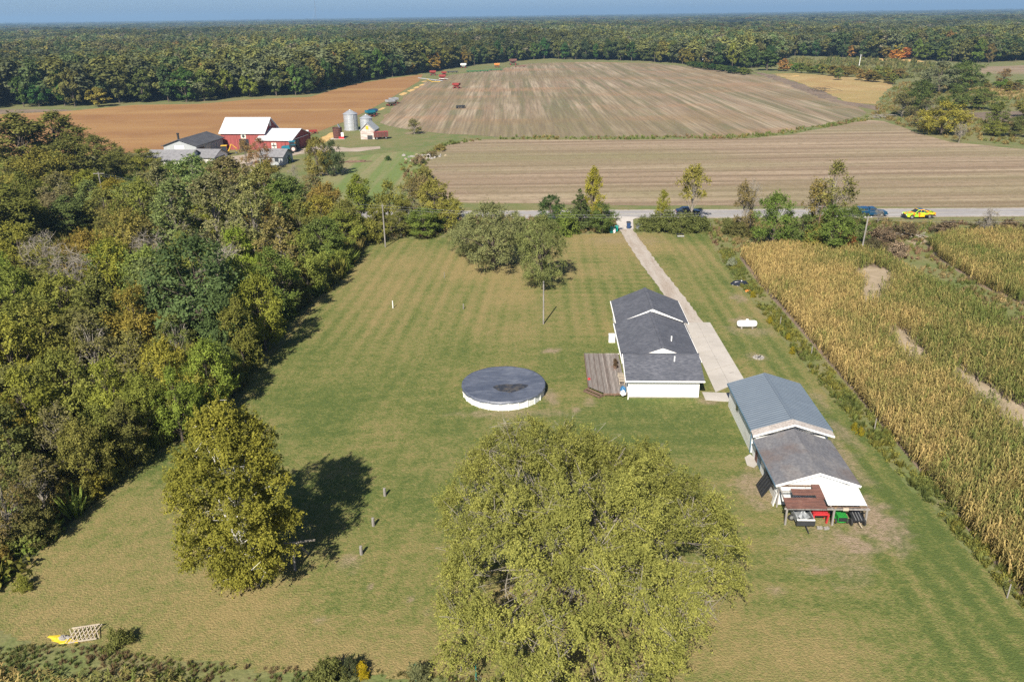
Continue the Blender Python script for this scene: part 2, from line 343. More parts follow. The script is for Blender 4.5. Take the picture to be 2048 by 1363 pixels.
def lawn_sheet():
    poly = np.array(wobble(LAWN, .3, 1.5)); st = .33; x0, y0 = poly.min(0); x1, y1 = poly.max(0); y0 = 29.0
    nx, ny = int((x1 - x0) / st) + 2, int((y1 - y0) / st) + 2
    X, Y = np.meshgrid(x0 + np.arange(nx) * st, y0 + np.arange(ny) * st); P = np.stack([X.ravel(), Y.ravel()], 1)
    g = np.random.default_rng(12); P = P + g.uniform(-.1, .1, P.shape)
    idx = np.arange(nx * ny).reshape(ny, nx); Q = np.stack([idx[:-1, :-1], idx[:-1, 1:], idx[1:, 1:], idx[1:, :-1]], -1).reshape(-1, 4)
    Q = Q[inside(P[Q].mean(1), [tuple(p) for p in poly])]
    used = np.unique(Q); re = np.zeros(len(P), int); re[used] = np.arange(len(used)); P = P[used]; Q = re[Q]; n = len(P); x, y = P[:, 0], P[:, 1]
    wear = np.zeros(n); nz = vnoise(P, .9, 4) * .5 + vnoise(P, 2.2, 6) * .5
    for (a, b, w, h, s) in PATCH:
        cx, cy = G(a, b); ex_ = abs(G(a + w, b)[0] - cx); ey_ = abs(G(a, b - h)[1] - G(a, b + h)[1]) / 2
        d = np.sqrt(((x - cx) / ex_) ** 2 + ((y - cy) / ey_) ** 2); wear = np.maximum(wear, s * np.clip(1.5 - d - .9 * (nz - .5) * 2, 0, 1))
    nz2 = vnoise(P, .05, 9); nz3 = vnoise(P, .16, 10)
    dry = .53 + .65 * (nz2 - .5) + .5 * (nz3 - .5)
    dry += .16 * np.clip((-x - 2) / 22, 0, 1) * np.clip((82 - y) / 30, 0, 1) + .22 * np.exp(-((x + 2) ** 2 / 60 + (y - 64) ** 2 / 60))
    dry += .22 * np.exp(-((x - 18) ** 2 / 50 + (y - 125) ** 2 / 400)) - .28 * np.exp(-((x - 16) ** 2 / 120 + (y - 68) ** 2 / 50)) - .18 * np.clip((x - 24) / 8, 0, 1) * np.clip((90 - y) / 20, 0, 1)
    w1 = x * .9 + 1.5 * vnoise(P, .08, 2)
    def stripe(dirdeg, period, seed):
        a = R(dirdeg); u = x * math.cos(a) - y * math.sin(a); v = x * math.sin(a) + y * math.cos(a)
        k = u / period + .25 * vnoise(np.stack([u * .2, v * .05], 1), 1, seed); return (np.sin(2 * np.pi * k) * .5 + .5 * (vnoise(np.stack([u * 1.2, v * .04], 1), 1, seed + 1) * 2 - 1))
    zl = np.clip((y - 80) / 14, 0, 1) * np.clip((6 - x) / 10, 0, 1); zr = np.clip((x - 24) / 3, 0, 1); zn = np.clip((74 - y) / 8, 0, 1) * np.clip((x + 4) / 8, 0, 1) * np.clip((27 - x) / 3, 0, 1); zh = np.clip((y - 84) / 12, 0, 1) * np.clip((x + 2) / 8, 0, 1) * np.clip((26 - x) / 4, 0, 1)
    dry += .30 * zl * stripe(4.5, 2.0, 31) + .30 * zr * stripe(1, 1.9, 33) + .17 * zn * stripe(91, 2.8, 35) + .25 * zh * (stripe(1.5, 1.9, 37) + .7 * stripe(92, 1.9, 39)) + .09 * (1 - np.maximum(np.maximum(zl, zr), np.maximum(zn, zh))) * (stripe(12, 1.9, 41) + stripe(80, 2.3, 43))
    me = tri_mesh('lawn', np.concatenate([P, np.full((n, 1), .006)], 1), Q, 'mown_lawn')
    for nm, v in (('wear', wear), ('dry', np.clip(dry, 0, 1))):
        at_ = me.attributes.new(nm, 'FLOAT', 'POINT'); at_.data.foreach_set('value', v.astype(np.float32))
    return tag(link('lawn', me), None, None, None, 'structure')
lawn = lawn_sheet()
WOOD = [G(*p) for p in [(-60, 1235), (0, 1180), (60, 1120), (135, 1052), (230, 960), (330, 888), (400, 845), (465, 792), (497, 735), (520, 688), (600, 620), (680, 560), (728, 492), (700, 455), (640, 425), (560, 375), (430, 330), (260, 345), (-250, 300)]] + [(-95, 60), (-55, 36)]
sheet('woodland_floor', wobble(WOOD, .4, 2, 3), .004, 'wood_floor', px=False)
def pxpoly(l): return [G(*p) for p in l]
SOY = pxpoly([(-500, 262), (-300, 250), (0, 229), (140, 222), (270, 210), (400, 208), (500, 199), (620, 194), (700, 170), (780, 157), (846, 149), (838, 163), (780, 197), (735, 222), (690, 243), (640, 262), (600, 277), (520, 292), (320, 304), (200, 309), (60, 320), (-300, 340), (-500, 350)])
sheet('soybean_field', SOY, .02, 'soybean_crop', px=False)
sheet('bare_field', [(-500, 240), (-300, 238), (0, 219), (130, 219), (150, 222), (0, 228), (-300, 248), (-500, 260)], .015, 'bare_soil')
STUB_F = pxpoly([(757, 246), (778, 222), (812, 190), (850, 165), (905, 150), (1000, 138), (1058, 127), (1180, 124), (1300, 127), (1400, 134), (1510, 149), (1560, 161), (1620, 181), (1680, 200), (1715, 212), (1735, 226), (1715, 236), (1640, 251), (1560, 265), (1500, 270), (1400, 273), (1200, 274), (1000, 274), (900, 268), (800, 258)])
sheet('stubble_field', wobble(STUB_F, 1.0, 8, 5), .02, 'stubble_long_rows', px=False)
STUB_N = pxpoly([(868, 302), (905, 286), (965, 279), (1200, 280), (1500, 277), (1580, 269), (1650, 256), (1735, 240), (1772, 243), (1830, 265), (1900, 284), (2048, 298), (2400, 315), (2400, 428), (2048, 416), (1500, 412), (1230, 410), (900, 404), (852, 396), (842, 350)])
sheet('stubble_field.001', wobble(STUB_N, .5, 5, 6), .02, 'stubble_cross_rows', px=False)
sheet('hay_meadow', wobble(pxpoly([(575, 385), (640, 345), (700, 315), (800, 303), (856, 305), (836, 350), (826, 400), (700, 425), (600, 412)]), .5, 4, 7), .012, 'hay_meadow', px=False)
sheet('ripe_crop_field', wobble(pxpoly([(1545, 148), (1590, 146), (1700, 154), (1770, 160), (1790, 168), (1765, 190), (1752, 208), (1700, 206), (1660, 190), (1600, 166)]), 1.0, 5, 8), .02, 'ripe_crop', px=False)
sheet('plough_strip', wobble(pxpoly([(1500, 143), (1545, 149), (1600, 167), (1655, 186), (1678, 199), (1640, 196), (1560, 163)]), 1.2, 5, 9), .024, 'bare_soil', px=False)
sheet('ripe_crop_field.001', pxpoly([(1955, 134), (2048, 131), (2500, 134), (2500, 152), (2048, 148), (1965, 148)]), .02, 'stubble_cross_rows', px=False)
sheet('ripe_crop_field.002', pxpoly([(1930, 176), (2048, 178), (2500, 186), (2500, 215), (2048, 195), (1960, 190)]), .02, 'ripe_crop', px=False)
sheet('plough_field', pxpoly([(1925, 226), (2048, 222), (2400, 230), (2400, 262), (2048, 246), (1930, 240)]), .02, 'bare_soil', px=False)
sheet('bare_field.001', wobble(pxpoly([(1640, 196), (1690, 203), (1750, 211), (1760, 222), (1720, 214), (1660, 203)]), 1, 5, 2), .028, 'bare_soil', px=False)
sheet('ripe_crop_field.003', pxpoly([(1755, 116), (1830, 119), (1850, 124), (1760, 122)]), .03, 'straw', px=False)
# road with shoulders
RC = (40.0, 156.2)
def road_pt(s, w): return (RC[0] + s * math.cos(ROADD) - w * math.sin(ROADD), RC[1] + s * math.sin(ROADD) + w * math.cos(ROADD))
for nm, w0, w1, z, mt in (('road_shoulder', -3.75, 3.75, .024, 'gravel_drive'), ('road', -3.0, 3.0, .030, 'road_asphalt')):
    sheet(nm, [road_pt(-400, w0), road_pt(500, w0), road_pt(500, w1), road_pt(-400, w1)], z, mt, px=False)
layered('road_line', (.36, .30, .12), [dict(sc=.6, lo=.4, hi=.6, col=(.28, .26, .20), det=6)], .9)
sheet('road_line', [road_pt(-400, -.06), road_pt(500, -.06), road_pt(500, .06), road_pt(-400, .06)], .034, 'road_line', px=False)
sheet('concrete_apron', pxpoly([(1216, 433), (1277, 434), (1266, 439), (1267, 458), (1236, 458), (1231, 438)]), .045, 'apron_concrete', px=False)
sheet('gravel_driveway', wobble(pxpoly([(1238, 457), (1264, 457), (1281, 480), (1310, 520), (1358, 580), (1407, 645), (1366, 645), (1344, 610), (1291, 540), (1256, 488)]), .12, .8, 11), .040, 'gravel_drive', px=False)
pad = tag(link('concrete_driveway', None), None, None, None, 'structure')
PADC = pxpoly([(1367, 645), (1420, 645), (1489, 760), (1464, 766), (1458, 785), (1431, 785)])
def slabs():
    a, b, c, d = PADC[0], PADC[1], PADC[2], PADC[5]
    n = 4; first = None
    for i in range(n):
        for j in range(2):
            def P(s, t): return ((a[0] * (1 - t) + d[0] * t) * (1 - s) + (b[0] * (1 - t) + c[0] * t) * s, (a[1] * (1 - t) + d[1] * t) * (1 - s) + (b[1] * (1 - t) + c[1] * t) * s)
            e = .003; s0, s1, t0, t1 = j / 2 + e, (j + 1) / 2 - e, i / n + e, (i + 1) / n - e
            q = [P(s0, t0), P(s1, t0), P(s1, t1), P(s0, t1)]
            m = MB().add([(x, y, .07) for x, y in q] + [(x, y, -.05) for x, y in q], [(0, 1, 2, 3)] + [(k, k + 4, (k + 1) % 4 + 4, (k + 1) % 4) for k in range(4)])
            m.build('concrete_slab', 'concrete', pad)
slabs()
sheet('concrete_path', pxpoly([(1404, 784), (1460, 786), (1457, 803), (1411, 800)]), .05, 'concrete', px=False, thick=.1)
sheet('concrete_path.001', pxpoly([(1489, 915), (1500, 908), (1520, 925), (1508, 935), (1494, 930)]), .05, 'concrete', px=False, thick=.1)
# farm yard and its tracks
sheet('farm_yard', wobble(pxpoly([(395, 345), (395, 318), (470, 312), (520, 303), (590, 300), (645, 291), (700, 296), (757, 293), (762, 297), (720, 303), (660, 304), (600, 308), (560, 318), (520, 345)]), .4, 3, 12), .02, 'farm_yard', px=False)
sheet('farm_track', wobble(pxpoly([(632, 282), (660, 266), (678, 262), (672, 272), (650, 285), (634, 286)]), .4, 3, 13), .024, 'straw', px=False)
for i, (x, y, w, h) in enumerate([(806, 188, 9, 3.5), (822, 181, 8, 3), (832, 175, 7, 2.5), (843, 170, 7, 2.2), (763, 218, 8, 3), (735, 232, 6, 2), (848, 163, 7, 1.6), (1590, 152, 10, 1.5)]):
    sheet('straw_patch', wobble(pxpoly([(x - w, y + .6 * h), (x - .3 * w, y + h), (x + w * .7, y + .1 * h), (x + w, y - h * .7), (x + .2 * w, y - .9 * h), (x - .6 * w, y)]), .3, 2, 20 + i), .028, 'straw', px=False)
for i, (x, y, w, h) in enumerate([(645, 345, 28, 8), (829, 266, 22, 3)]):
    q = pxpoly([(x + w * math.cos(a) * (1 + .25 * math.sin(3 * a + i)), y + h * math.sin(a) * (1 + .25 * math.cos(2 * a + i))) for a in [k * math.pi / 6 for k in range(12)]])
    sheet('bare_patch', wobble(q, .25, .6, 40 + i), .03 + .0006 * i, 'bare_patch', px=False)
SOIL = [pxpoly(l) for l in ([(1698, 546), (1740, 532), (1782, 540), (1796, 560), (1775, 580), (1765, 602), (1735, 620), (1714, 595), (1728, 568)], [(1905, 745), (1930, 738), (1975, 770), (2060, 820), (2150, 875), (2150, 930), (2060, 880), (1990, 830), (1930, 785)], [(1768, 652), (1812, 662), (1842, 698), (1862, 726), (1832, 732), (1795, 705)], [(1890, 700), (1915, 712), (1905, 722), (1885, 715)])]
for i, q in enumerate(SOIL): sheet('sandy_soil', wobble(q, .3, 1, 70 + i), .014, 'sandy_soil', px=False)
sheet('sandy_soil', wobble(pxpoly([(1810, 482), (1845, 478), (1860, 484), (1830, 490)]), .3, 1, 81), .012, 'sandy_soil', px=False)
CORN1 = pxpoly([(1478, 514), (1560, 492), (1650, 497), (1760, 512), (1800, 535), (1850, 565), (1925, 600), (2048, 672), (2200, 760), (2300, 820)]) + [(62, 40), G(2150, 1330), G(2048, 1200), G(1940, 1065), G(1830, 930), G(1700, 775), G(1600, 660), G(1520, 570)]
CORN2 = pxpoly([(1852, 490), (1900, 476), (2048, 470), (2300, 472), (2400, 720), (2048, 610), (1960, 572), (1880, 520)])
sheet('corn_field_soil', CORN1, .008, 'bare_soil', px=False)
sheet('corn_field_soil.001', CORN2, .008, 'bare_soil', px=False)
# ================================================================ plants
layered('bark', (.115, .095, .075), [dict(sc=(6, 6, 1), lo=.4, hi=.6, col=(.07, .055, .042), det=5)], .95, [((12, 12, 2), .6, .03)])
layered('pale_bark', (.26, .235, .20), [dict(sc=(4, 4, 1), lo=.4, hi=.6, col=(.18, .16, .135), det=5)], .95)
layered('birch_bark', (.62, .60, .56), [dict(sc=(2, 2, 6), lo=.55, hi=.65, col=(.08, .07, .06), det=4)], .8)
def unit(a): return a / (np.linalg.norm(a, axis=-1, keepdims=True) + 1e-9)
def env(shape, t):
    if shape == 'cone': return np.clip(1.02 - t, .03, 1) ** .8 * np.clip(t * 9 + .25, 0, 1)
    if shape == 'tall': return np.sqrt(np.clip(1 - np.abs(2 * t - .95) ** 2.6, .02, 1)) * (1 - .25 * t)
    if shape == 'birch': return np.interp(t, [0, .1, .3, .55, .8, 1], [.35, .7, .92, 1, .8, .22])
    if shape == 'dome': return np.sqrt(np.clip(1 - t ** 2.2, .02, 1)) * np.interp(t, [0, .15, 1], [.9, 1, 1])
    if shape == 'shrub': return np.sqrt(np.clip(1 - t ** 2, .03, 1))
    return np.sqrt(np.clip(1 - (1.85 * t - .8) ** 2, .03, 1))
def leaves(pos, nrm, size, g, asp=.62, droop=0.):
    """one small pointed quad for each leaf"""
    n = len(pos)
    a = unit(np.cross(nrm, g.normal(size=(n, 3)))); a[:, 2] -= droop; a = unit(a)
    b = unit(np.cross(nrm, a)); s = (size * g.uniform(.6, 1.4, n))[:, None]
    V = np.stack([pos - a * s, pos + b * s * asp + a * s * .1, pos + a * s, pos - b * s * asp + a * s * .1], 1).reshape(-1, 3)
    return V, np.arange(4 * n).reshape(-1, 4)
def grow(seed, shape='round', Rr=4., H=10., base=.22, K=60, N=9000, leaf=.2, trunk=.22, cr=.30, limbs=28, outer=.42, droop=0., flat=.72, stems=1, twigs=0, gaps=0., twig_r=.012, lobes=.35, cpos=None, leafasp=.62, feather=.6, arch=.12, limb_r=.42):
    """returns numpy crown (V, F, lv) and a trunk MB; base at the origin"""
    g = np.random.default_rng(seed)
    if cpos is None:
        t = g.beta(1.15, 1.05, K) if shape != 'dome' else g.beta(1.1, 1.35, K)
        ang = g.uniform(0, 2 * math.pi, K)
        ph = g.uniform(0, 6.28, 4)
        lob = 1 + lobes * (.6 * np.sin(2 * ang + ph[0] + 3 * t) + .5 * np.sin(3 * ang + ph[1] - 4 * t)) * .6
        rad = env(shape, t) * Rr * lob * g.uniform(0, 1, K) ** outer
        z0 = H * base
        C = np.stack([rad * np.cos(ang), rad * np.sin(ang), z0 + t * (H - z0) * .96], 1)
    else: C = cpos; K = len(C); t = np.clip(C[:, 2] / H, 0, 1); rad = np.hypot(C[:, 0], C[:, 1])
    crr = cr * Rr * g.uniform(.6, 1.3, K) * (1 if shape != 'cone' else np.clip(1.25 - t, .3, 1))
    if gaps: 
        keep = g.uniform(size=K) > gaps; Cl = C[keep]; cl = crr[keep]
    else: Cl, cl = C, crr
    w = cl ** 2; idx = g.choice(len(Cl), N, p=w / w.sum())
    d = unit(g.normal(size=(N, 3)) + np.array((0, 0, .35)))
    rr = g.uniform(.35, 1.08, N) ** .6
    sub = unit(g.normal(size=(N, 3)))
    off = d * (cl[idx] * rr)[:, None] * np.array((1, 1, flat)) + sub * (cl[idx] * .16)[:, None]
    # leafy shoots that feather the outline
    nsh = 9; cdir = unit(np.stack([Cl[:, 0], Cl[:, 1], Cl[:, 2] - H * .4], 1) + 1e-6)
    sh = unit(g.normal(size=(len(Cl), nsh, 3)) * .8 + cdir[:, None, :] * .7 + np.array((0, 0, .45))); sl = g.uniform(.7, 1.75, (len(Cl), nsh))
    js = g.integers(0, nsh, N); us = g.uniform(.1, 1, N) ** .8
    shoot = sh[idx, js] * (cl[idx] * sl[idx, js] * us)[:, None] + sub * (cl[idx] * (.20 - .12 * us))[:, None]
    off = np.where((g.uniform(size=N) < feather)[:, None], shoot, off)
    if droop: off[:, 2] -= droop * (np.hypot(off[:, 0], off[:, 1])) * g.uniform(.2, 1.3, N)
    pos = Cl[idx] + off
    pos[:, 2] = np.maximum(pos[:, 2], .12)
    outw = unit(np.stack([Cl[idx, 0], Cl[idx, 1], (Cl[idx, 2] - H * .45)], 1) + 1e-6)
    nrm = unit(d * .55 + outw * .5 + np.array((0, 0, .45)) + g.normal(size=(N, 3)) * .55)
    V, F = leaves(pos, nrm, leaf, g, leafasp, droop * .8)
    clv = g.uniform(0, 1, len(Cl)); lv = np.clip(.45 * clv[idx] + .55 * g.uniform(0, 1, N) ** 1.3, 0, 1).repeat(4)
    tm = MB(); 
    tops = []
    for s in range(stems):
        a = 2 * math.pi * s / max(stems, 1) + g.uniform(0, 1); sp = 0 if stems == 1 else Rr * .35
        p = [(0 if stems == 1 else .25 * math.cos(a), 0 if stems == 1 else .25 * math.sin(a), -.15)]
        for k in range(1, 6):
            q = k / 5; p.append((sp * q ** 1.3 * math.cos(a) + g.normal() * .12 * q, sp * q ** 1.3 * math.sin(a) + g.normal() * .12 * q, H * .82 * q * (1 if stems == 1 else g.uniform(.92, 1.0))))
        rd = [trunk * x for x in (1.25, .95, .75, .55, .36, .12)]
        tm.tube(p, rd, 7); tops.append(p)
    lk = g.permutation(K)[:limbs]
    for k in lk:
        c = C[k]; p = tops[int(g.integers(len(tops)))]
        hz = np.clip(c[2] * g.uniform(.35, .75), H * .06, H * .75); q = hz / (H * .82) * 5; i = int(min(q, 4)); f = q - i
        s0 = np.array(p[i]) * (1 - f) + np.array(p[i + 1]) * f
        m = s0 * .5 + c * .5 + np.array((0, 0, arch * Rr)) + g.normal(size=3) * arch * .7 * Rr
        r0 = trunk * limb_r * (1 - .6 * hz / H)
        tm.tube([s0, s0 * .45 + m * .55 + np.array((0, 0, .03 * Rr)), m, c], [r0, r0 * .75, r0 * .5, r0 * .15], 5)
    for k in range(twigs):
        c = C[int(lk[int(g.integers(len(lk)))])]; e = c + unit(g.normal(size=3) + np.array((0, 0, .3))) * Rr * cr * g.uniform(.7, 1.5); m = (c + e) / 2 + g.normal(size=3) * .06 * Rr
        tm.tube([c, m, e], [twig_r * 2, twig_r * 1.3, twig_r * .5], 3)
    return V, F, lv, tm
def species(name, seed, bark='bark', **kw):
    V, F, lv, tm = grow(seed, **kw)
    return dict(crown=tri_mesh('crown', V, F, 'leaf', lv), trunk=tm.mesh('trunk', bark), R=kw.get('Rr', 4.), H=kw.get('H', 10.))
SP = {}
SP['round'] = [species('r', 10 + i, K=85, N=15000, leaf=.125, cr=.23, base=.10) for i in range(3)]
SP['tall'] = [species('t', 20 + i, shape='tall', Rr=3.2, H=12, K=95, N=15000, leaf=.12, cr=.25, base=.06) for i in range(3)]
SP['airy'] = [species('a', 30 + i, bark='pale_bark', shape='tall', Rr=3, H=10, K=60, N=6500, leaf=.11, cr=.25, base=.15, gaps=.15, twigs=160, limbs=45, trunk=.15, twig_r=.014) for i in range(2)]
SP['poplar'] = [species('p', 35 + i, bark='pale_bark', shape='tall', Rr=3.4, H=13, K=120, N=17000, leaf=.115, cr=.20, base=.06, twigs=130, limbs=60, lobes=.9, twig_r=.014, feather=.75) for i in range(3)]
SP['bare'] = [species('b', 40 + i, bark='pale_bark', shape='round', Rr=3, H=8, K=60, N=300, leaf=.10, cr=.3, base=.3, twigs=480, limbs=60, trunk=.12, twig_r=.012) for i in range(2)]
SP['topped'] = [species('l', 65, bark='pale_bark', shape='round', Rr=3, H=10, K=50, N=6500, leaf=.12, cr=.26, base=.48, twigs=60, limbs=40, trunk=.14)]
SP['willow'] = [species('w', 50 + i, shape='round', Rr=5, H=10, K=150, N=30000, leaf=.12, cr=.16, base=.10, droop=.5, limbs=40, trunk=.34, leafasp=.36, lobes=.6, outer=.36) for i in range(2)]
SP['cedar'] = [species('c', 55, shape='cone', Rr=2.4, H=8, K=120, N=11000, leaf=.11, cr=.24, base=.03, limbs=30, trunk=.2, droop=.2, feather=.3)]
SP['shrub'] = [species('s', 60 + i, shape='shrub', Rr=2., H=2.6, K=40, N=5200, leaf=.11, cr=.30, base=.06, limbs=14, trunk=.06, lobes=.8) for i in range(3)]
SP['far'] = [species('f', 70 + i, shape=('round', 'tall', 'round', 'tall', 'round')[i], Rr=5, H=15, K=60, N=3800, leaf=.38, cr=.22, base=.16, limbs=10, trunk=.28, feather=.2) for i in range(5)]
NTREE = {}
def tree(px, py, h, rpx, kind, col, label, group=None, name=None, zf=.58, xy=None, lean=0, cat='tree', v=None):
    """a tree whose crown's middle is seen at photo pixel (px, py): it stands on the ground below that point"""
    z = zf * h
    if xy is None: x, y = G(px, py, z); rad = rpx * depth(x, y, z) / CF
    else: x, y = xy; rad = rpx
    L = SP[kind]; k = NTREE.get(kind, 0); NTREE[kind] = k + 1
    s = L[k % len(L) if v is None else v]
    nm = name or ('shrub' if kind == 'shrub' else 'tree')
    o = thing(nm, label, cat if kind != 'shrub' else 'shrub', (x, y, 0), random.uniform(0, 6.28), group)
    a, b = rad / s['R'], h / s['H']
    for part in ('trunk', 'crown'):
        c = link(part, s[part], o); c.scale = (a, a, b); c.color = (col[0], col[1], col[2], 1)
    return o
# ---- scatter: a point mesh with instances, for what nobody could count
def scatter(name, P, rot, scl, tint, pick, protos, label, kind='stuff'):
    n = len(P); me = bpy.data.meshes.new(name); me.vertices.add(n); me.vertices.foreach_set('co', np.asarray(P, np.float32).ravel())
    for nm, ty, key, arr in (('rotv', 'FLOAT_VECTOR', 'vector', rot), ('sclv', 'FLOAT_VECTOR', 'vector', scl), ('pickv', 'INT', 'value', pick)):
        a = me.attributes.new(nm, ty, 'POINT'); a.data.foreach_set(key, np.asarray(arr, np.int32 if ty == 'INT' else np.float32).ravel())
    a = me.attributes.new('tint', 'FLOAT_COLOR', 'POINT'); a.data.foreach_set('color', np.concatenate([np.asarray(tint, np.float32), np.ones((n, 1), np.float32)], 1).ravel())
    o = link(name, me); tag(o, label, None, None, kind)
    cl = bpy.data.collections.new(name + '_kinds')
    for i, p in enumerate(protos):
        q = bpy.data.objects.new('%s_plant_%02d' % (name, i), p); cl.objects.link(q)
    t = bpy.data.node_groups.new(name + '_scatter', 'GeometryNodeTree')
    t.interface.new_socket('Geometry', in_out='INPUT', socket_type='NodeSocketGeometry'); t.interface.new_socket('Geometry', in_out='OUTPUT', socket_type='NodeSocketGeometry')
    N = t.nodes.new; gi, go, ip, ci = N('NodeGroupInput'), N('NodeGroupOutput'), N('GeometryNodeInstanceOnPoints'), N('GeometryNodeCollectionInfo')
    ci.inputs['Collection'].default_value = cl; ci.inputs['Separate Children'].default_value = True; ci.inputs['Reset Children'].default_value = True
    def at(nm, ty): 
        x = N('GeometryNodeInputNamedAttribute'); x.data_type = ty; x.inputs['Name'].default_value = nm; return x.outputs['Attribute']
    l = t.links.new
    l(gi.outputs[0], ip.inputs['Points']); l(ci.outputs[0], ip.inputs['Instance']); ip.inputs['Pick Instance'].default_value = True
    l(at('pickv', 'INT'), ip.inputs['Instance Index']); l(at('rotv', 'FLOAT_VECTOR'), ip.inputs['Rotation']); l(at('sclv', 'FLOAT_VECTOR'), ip.inputs['Scale'])
    l(ip.outputs[0], go.inputs[0])
    md = o.modifiers.new('scatter', 'NODES'); md.node_group = t
    return o
def proto(name, V, F, lv, lo=0., hi=1.): return tri_mesh(name, V, F, 'leaf_scatter', lo + (hi - lo) * lv)

# palette of leaf colours (base colour)
OLV, OLD, YGR, YEL, GRN, DKG, GRY, BRN, ORG, RED = (.132, .136, .034), (.108, .116, .034), (.160, .160, .032), (.27, .215, .028), (.095, .128, .030), (.042, .075, .024), (.132, .140, .056), (.132, .116, .044), (.30, .15, .035), (.32, .10, .035)
# ---------------------------------------------------------------- far woods (stuff) and the trees along their edge
EDGE = [(-500, 238), (-200, 228), (0, 218), (110, 214), (170, 217), (270, 206), (400, 205), (460, 197), (600, 192), (700, 166), (760, 157), (850, 146), (900, 137), (960, 129), (1025, 123), (1080, 118), (1290, 123), (1380, 130), (1500, 138), (1540, 132), (1580, 112), (1740, 117), (1850, 121), (1960, 127), (2048, 122), (2300, 120), (2600, 124)]
ex = np.array([e[0] for e in EDGE], float); ey = np.array([e[1] for e in EDGE], float)
def edge_dist(ang):
    """distance of the wood's edge in the direction ang (atan2(x, y))"""
    pts = [G(*e) for e in EDGE]; a = np.array([math.atan2(*p) for p in pts]); d = np.array([math.hypot(*p) for p in pts])
    return np.interp(ang, a, d)
FARCOL = np.array([(.085, .110, .040), (.062, .092, .034), (.110, .120, .044), (.100, .115, .060), (.120, .125, .042), (.072, .100, .042), (.115, .110, .050)])
def far_wood():
    g = np.random.default_rng(99); P = []; S = []
    d = 250.0; A0, A1 = -.80, .80
    while d < 15500:
        s = 8.2 if d < 700 else max(8.2, .0085 * d) 
        n = int((A1 - A0) * d / s)
        a = A0 + (np.arange(n) + g.uniform(0, 1, n)) * (A1 - A0) / n
        dd = d + g.uniform(-.5, .5, n) * s
        k = dd > edge_dist(a) + 5.0
        P.append(np.stack([np.sin(a[k]) * dd[k], np.cos(a[k]) * dd[k]], 1)); S.append(np.full(k.sum(), s)); d += s
    P = np.concatenate(P); S = np.concatenate(S); n = len(P)
    D = np.hypot(P[:, 0], P[:, 1])
    # a few fields and clearings inside the woods
    q = vnoise(P, .0018, 5); clear = (D > 1300) & (q > .74)
    k = ~clear; P, S, D = P[k], S[k], D[k]; n = len(P)
    hgt = (11.5 + 9 * vnoise(P, .010, 2) + g.uniform(-2.5, 2.5, n)) * np.clip(.9 + .25 * (vnoise(P, .0016, 8)), .8, 1.2)
    hgt *= np.interp(D, [0, 3000, 9000, 15000], [1, 1.05, 1.25, 1.7])
    w = np.maximum(S * 1.7, 12.6) / 10 * g.uniform(.7, 1.35, n)
    scl = np.stack([w, w, hgt / 15], 1)
    ci = g.integers(0, len(FARCOL), n); patch = vnoise(P, .006, 11)
    c = FARCOL[(ci * .45 + vnoise(P, .004, 21) * 4.5).astype(int) % len(FARCOL)] * (.6 + .8 * patch[:, None]); 
    o = g.uniform(size=n); c[o < .012] = (.15, .135, .038); c[(o > .012) & (o < .017)] = (.17, .11, .04); c[(o > .034) & (o < .06)] = (.14, .13, .09)
    c *= g.uniform(.7, 1.2, (n, 1))
    ps = []
    for i in range(5):
        V, F, lv, tm = grow(300 + i, shape='round', Rr=5, H=15, K=34, N=1150, leaf=.60, cr=.27, feather=.1, base=.34, limbs=0, flat=.8)
        ps.append(proto('wood_tree', V, F, lv, .05, .6))
    rot = np.stack([np.zeros(n), np.zeros(n), g.uniform(0, 6.28, n)], 1)
    P3 = np.concatenate([P, np.zeros((n, 1))], 1)
    scatter('distant_wood', P3, rot, scl, c, g.integers(0, 5, n), ps, 'endless mixed green woodland reaching to the horizon')
far_wood()
KINDLAB = {0: 'dark green broadleaf tree', 1: 'mid green broadleaf tree', 2: 'olive green tree', 3: 'yellowing autumn tree', 4: 'orange brown autumn tree', 5: 'tall pale green tree'}
KINDCOL = {0: (.045, .075, .026), 1: (.075, .10, .030), 2: (.115, .115, .038), 3: (.19, .16, .035), 4: (.19, .11, .04), 5: (.11, .145, .035)}
def edge_trees():
    r_ = random.Random(5); s = 0.0; pts = [G(*e) for e in EDGE]; tot = 0
    for i in range(1, len(pts) - 2):
        a, b = pts[i], pts[i + 1]; L = math.hypot(b[0] - a[0], b[1] - a[1])
        where = 'behind the brown soybean field' if EDGE[i][0] < 840 else ('behind the striped stubble field' if EDGE[i][0] < 1500 else 'beyond the far crop fields')
        step = 11.0
        while s < L:
            t = s / L; k = r_.choices(range(6), (8, 8, 7, 1.8, .5, 1.2))[0]
            x, y = a[0] + (b[0] - a[0]) * t + r_.uniform(-2, 2), a[1] + (b[1] - a[1]) * t + r_.uniform(1, 8)
            c = [q * r_.uniform(.8, 1.2) for q in KINDCOL[k]]
            h = r_.uniform(11.5, 18) if k not in (3, 4) else r_.uniform(8, 13)
            tree(0, 0, h, r_.uniform(3.8, 5.8), 'far', c, '%s%s at the wood edge %s' % ('tall ' if h > 15 else ('low ' if h < 11.5 else ''), KINDLAB[k], where), 'trees along the edge of the far wood', xy=(x, y)); tot += 1
            s += step * r_.uniform(.75, 1.3)
        s -= L
    return tot
print('edge trees', edge_trees())
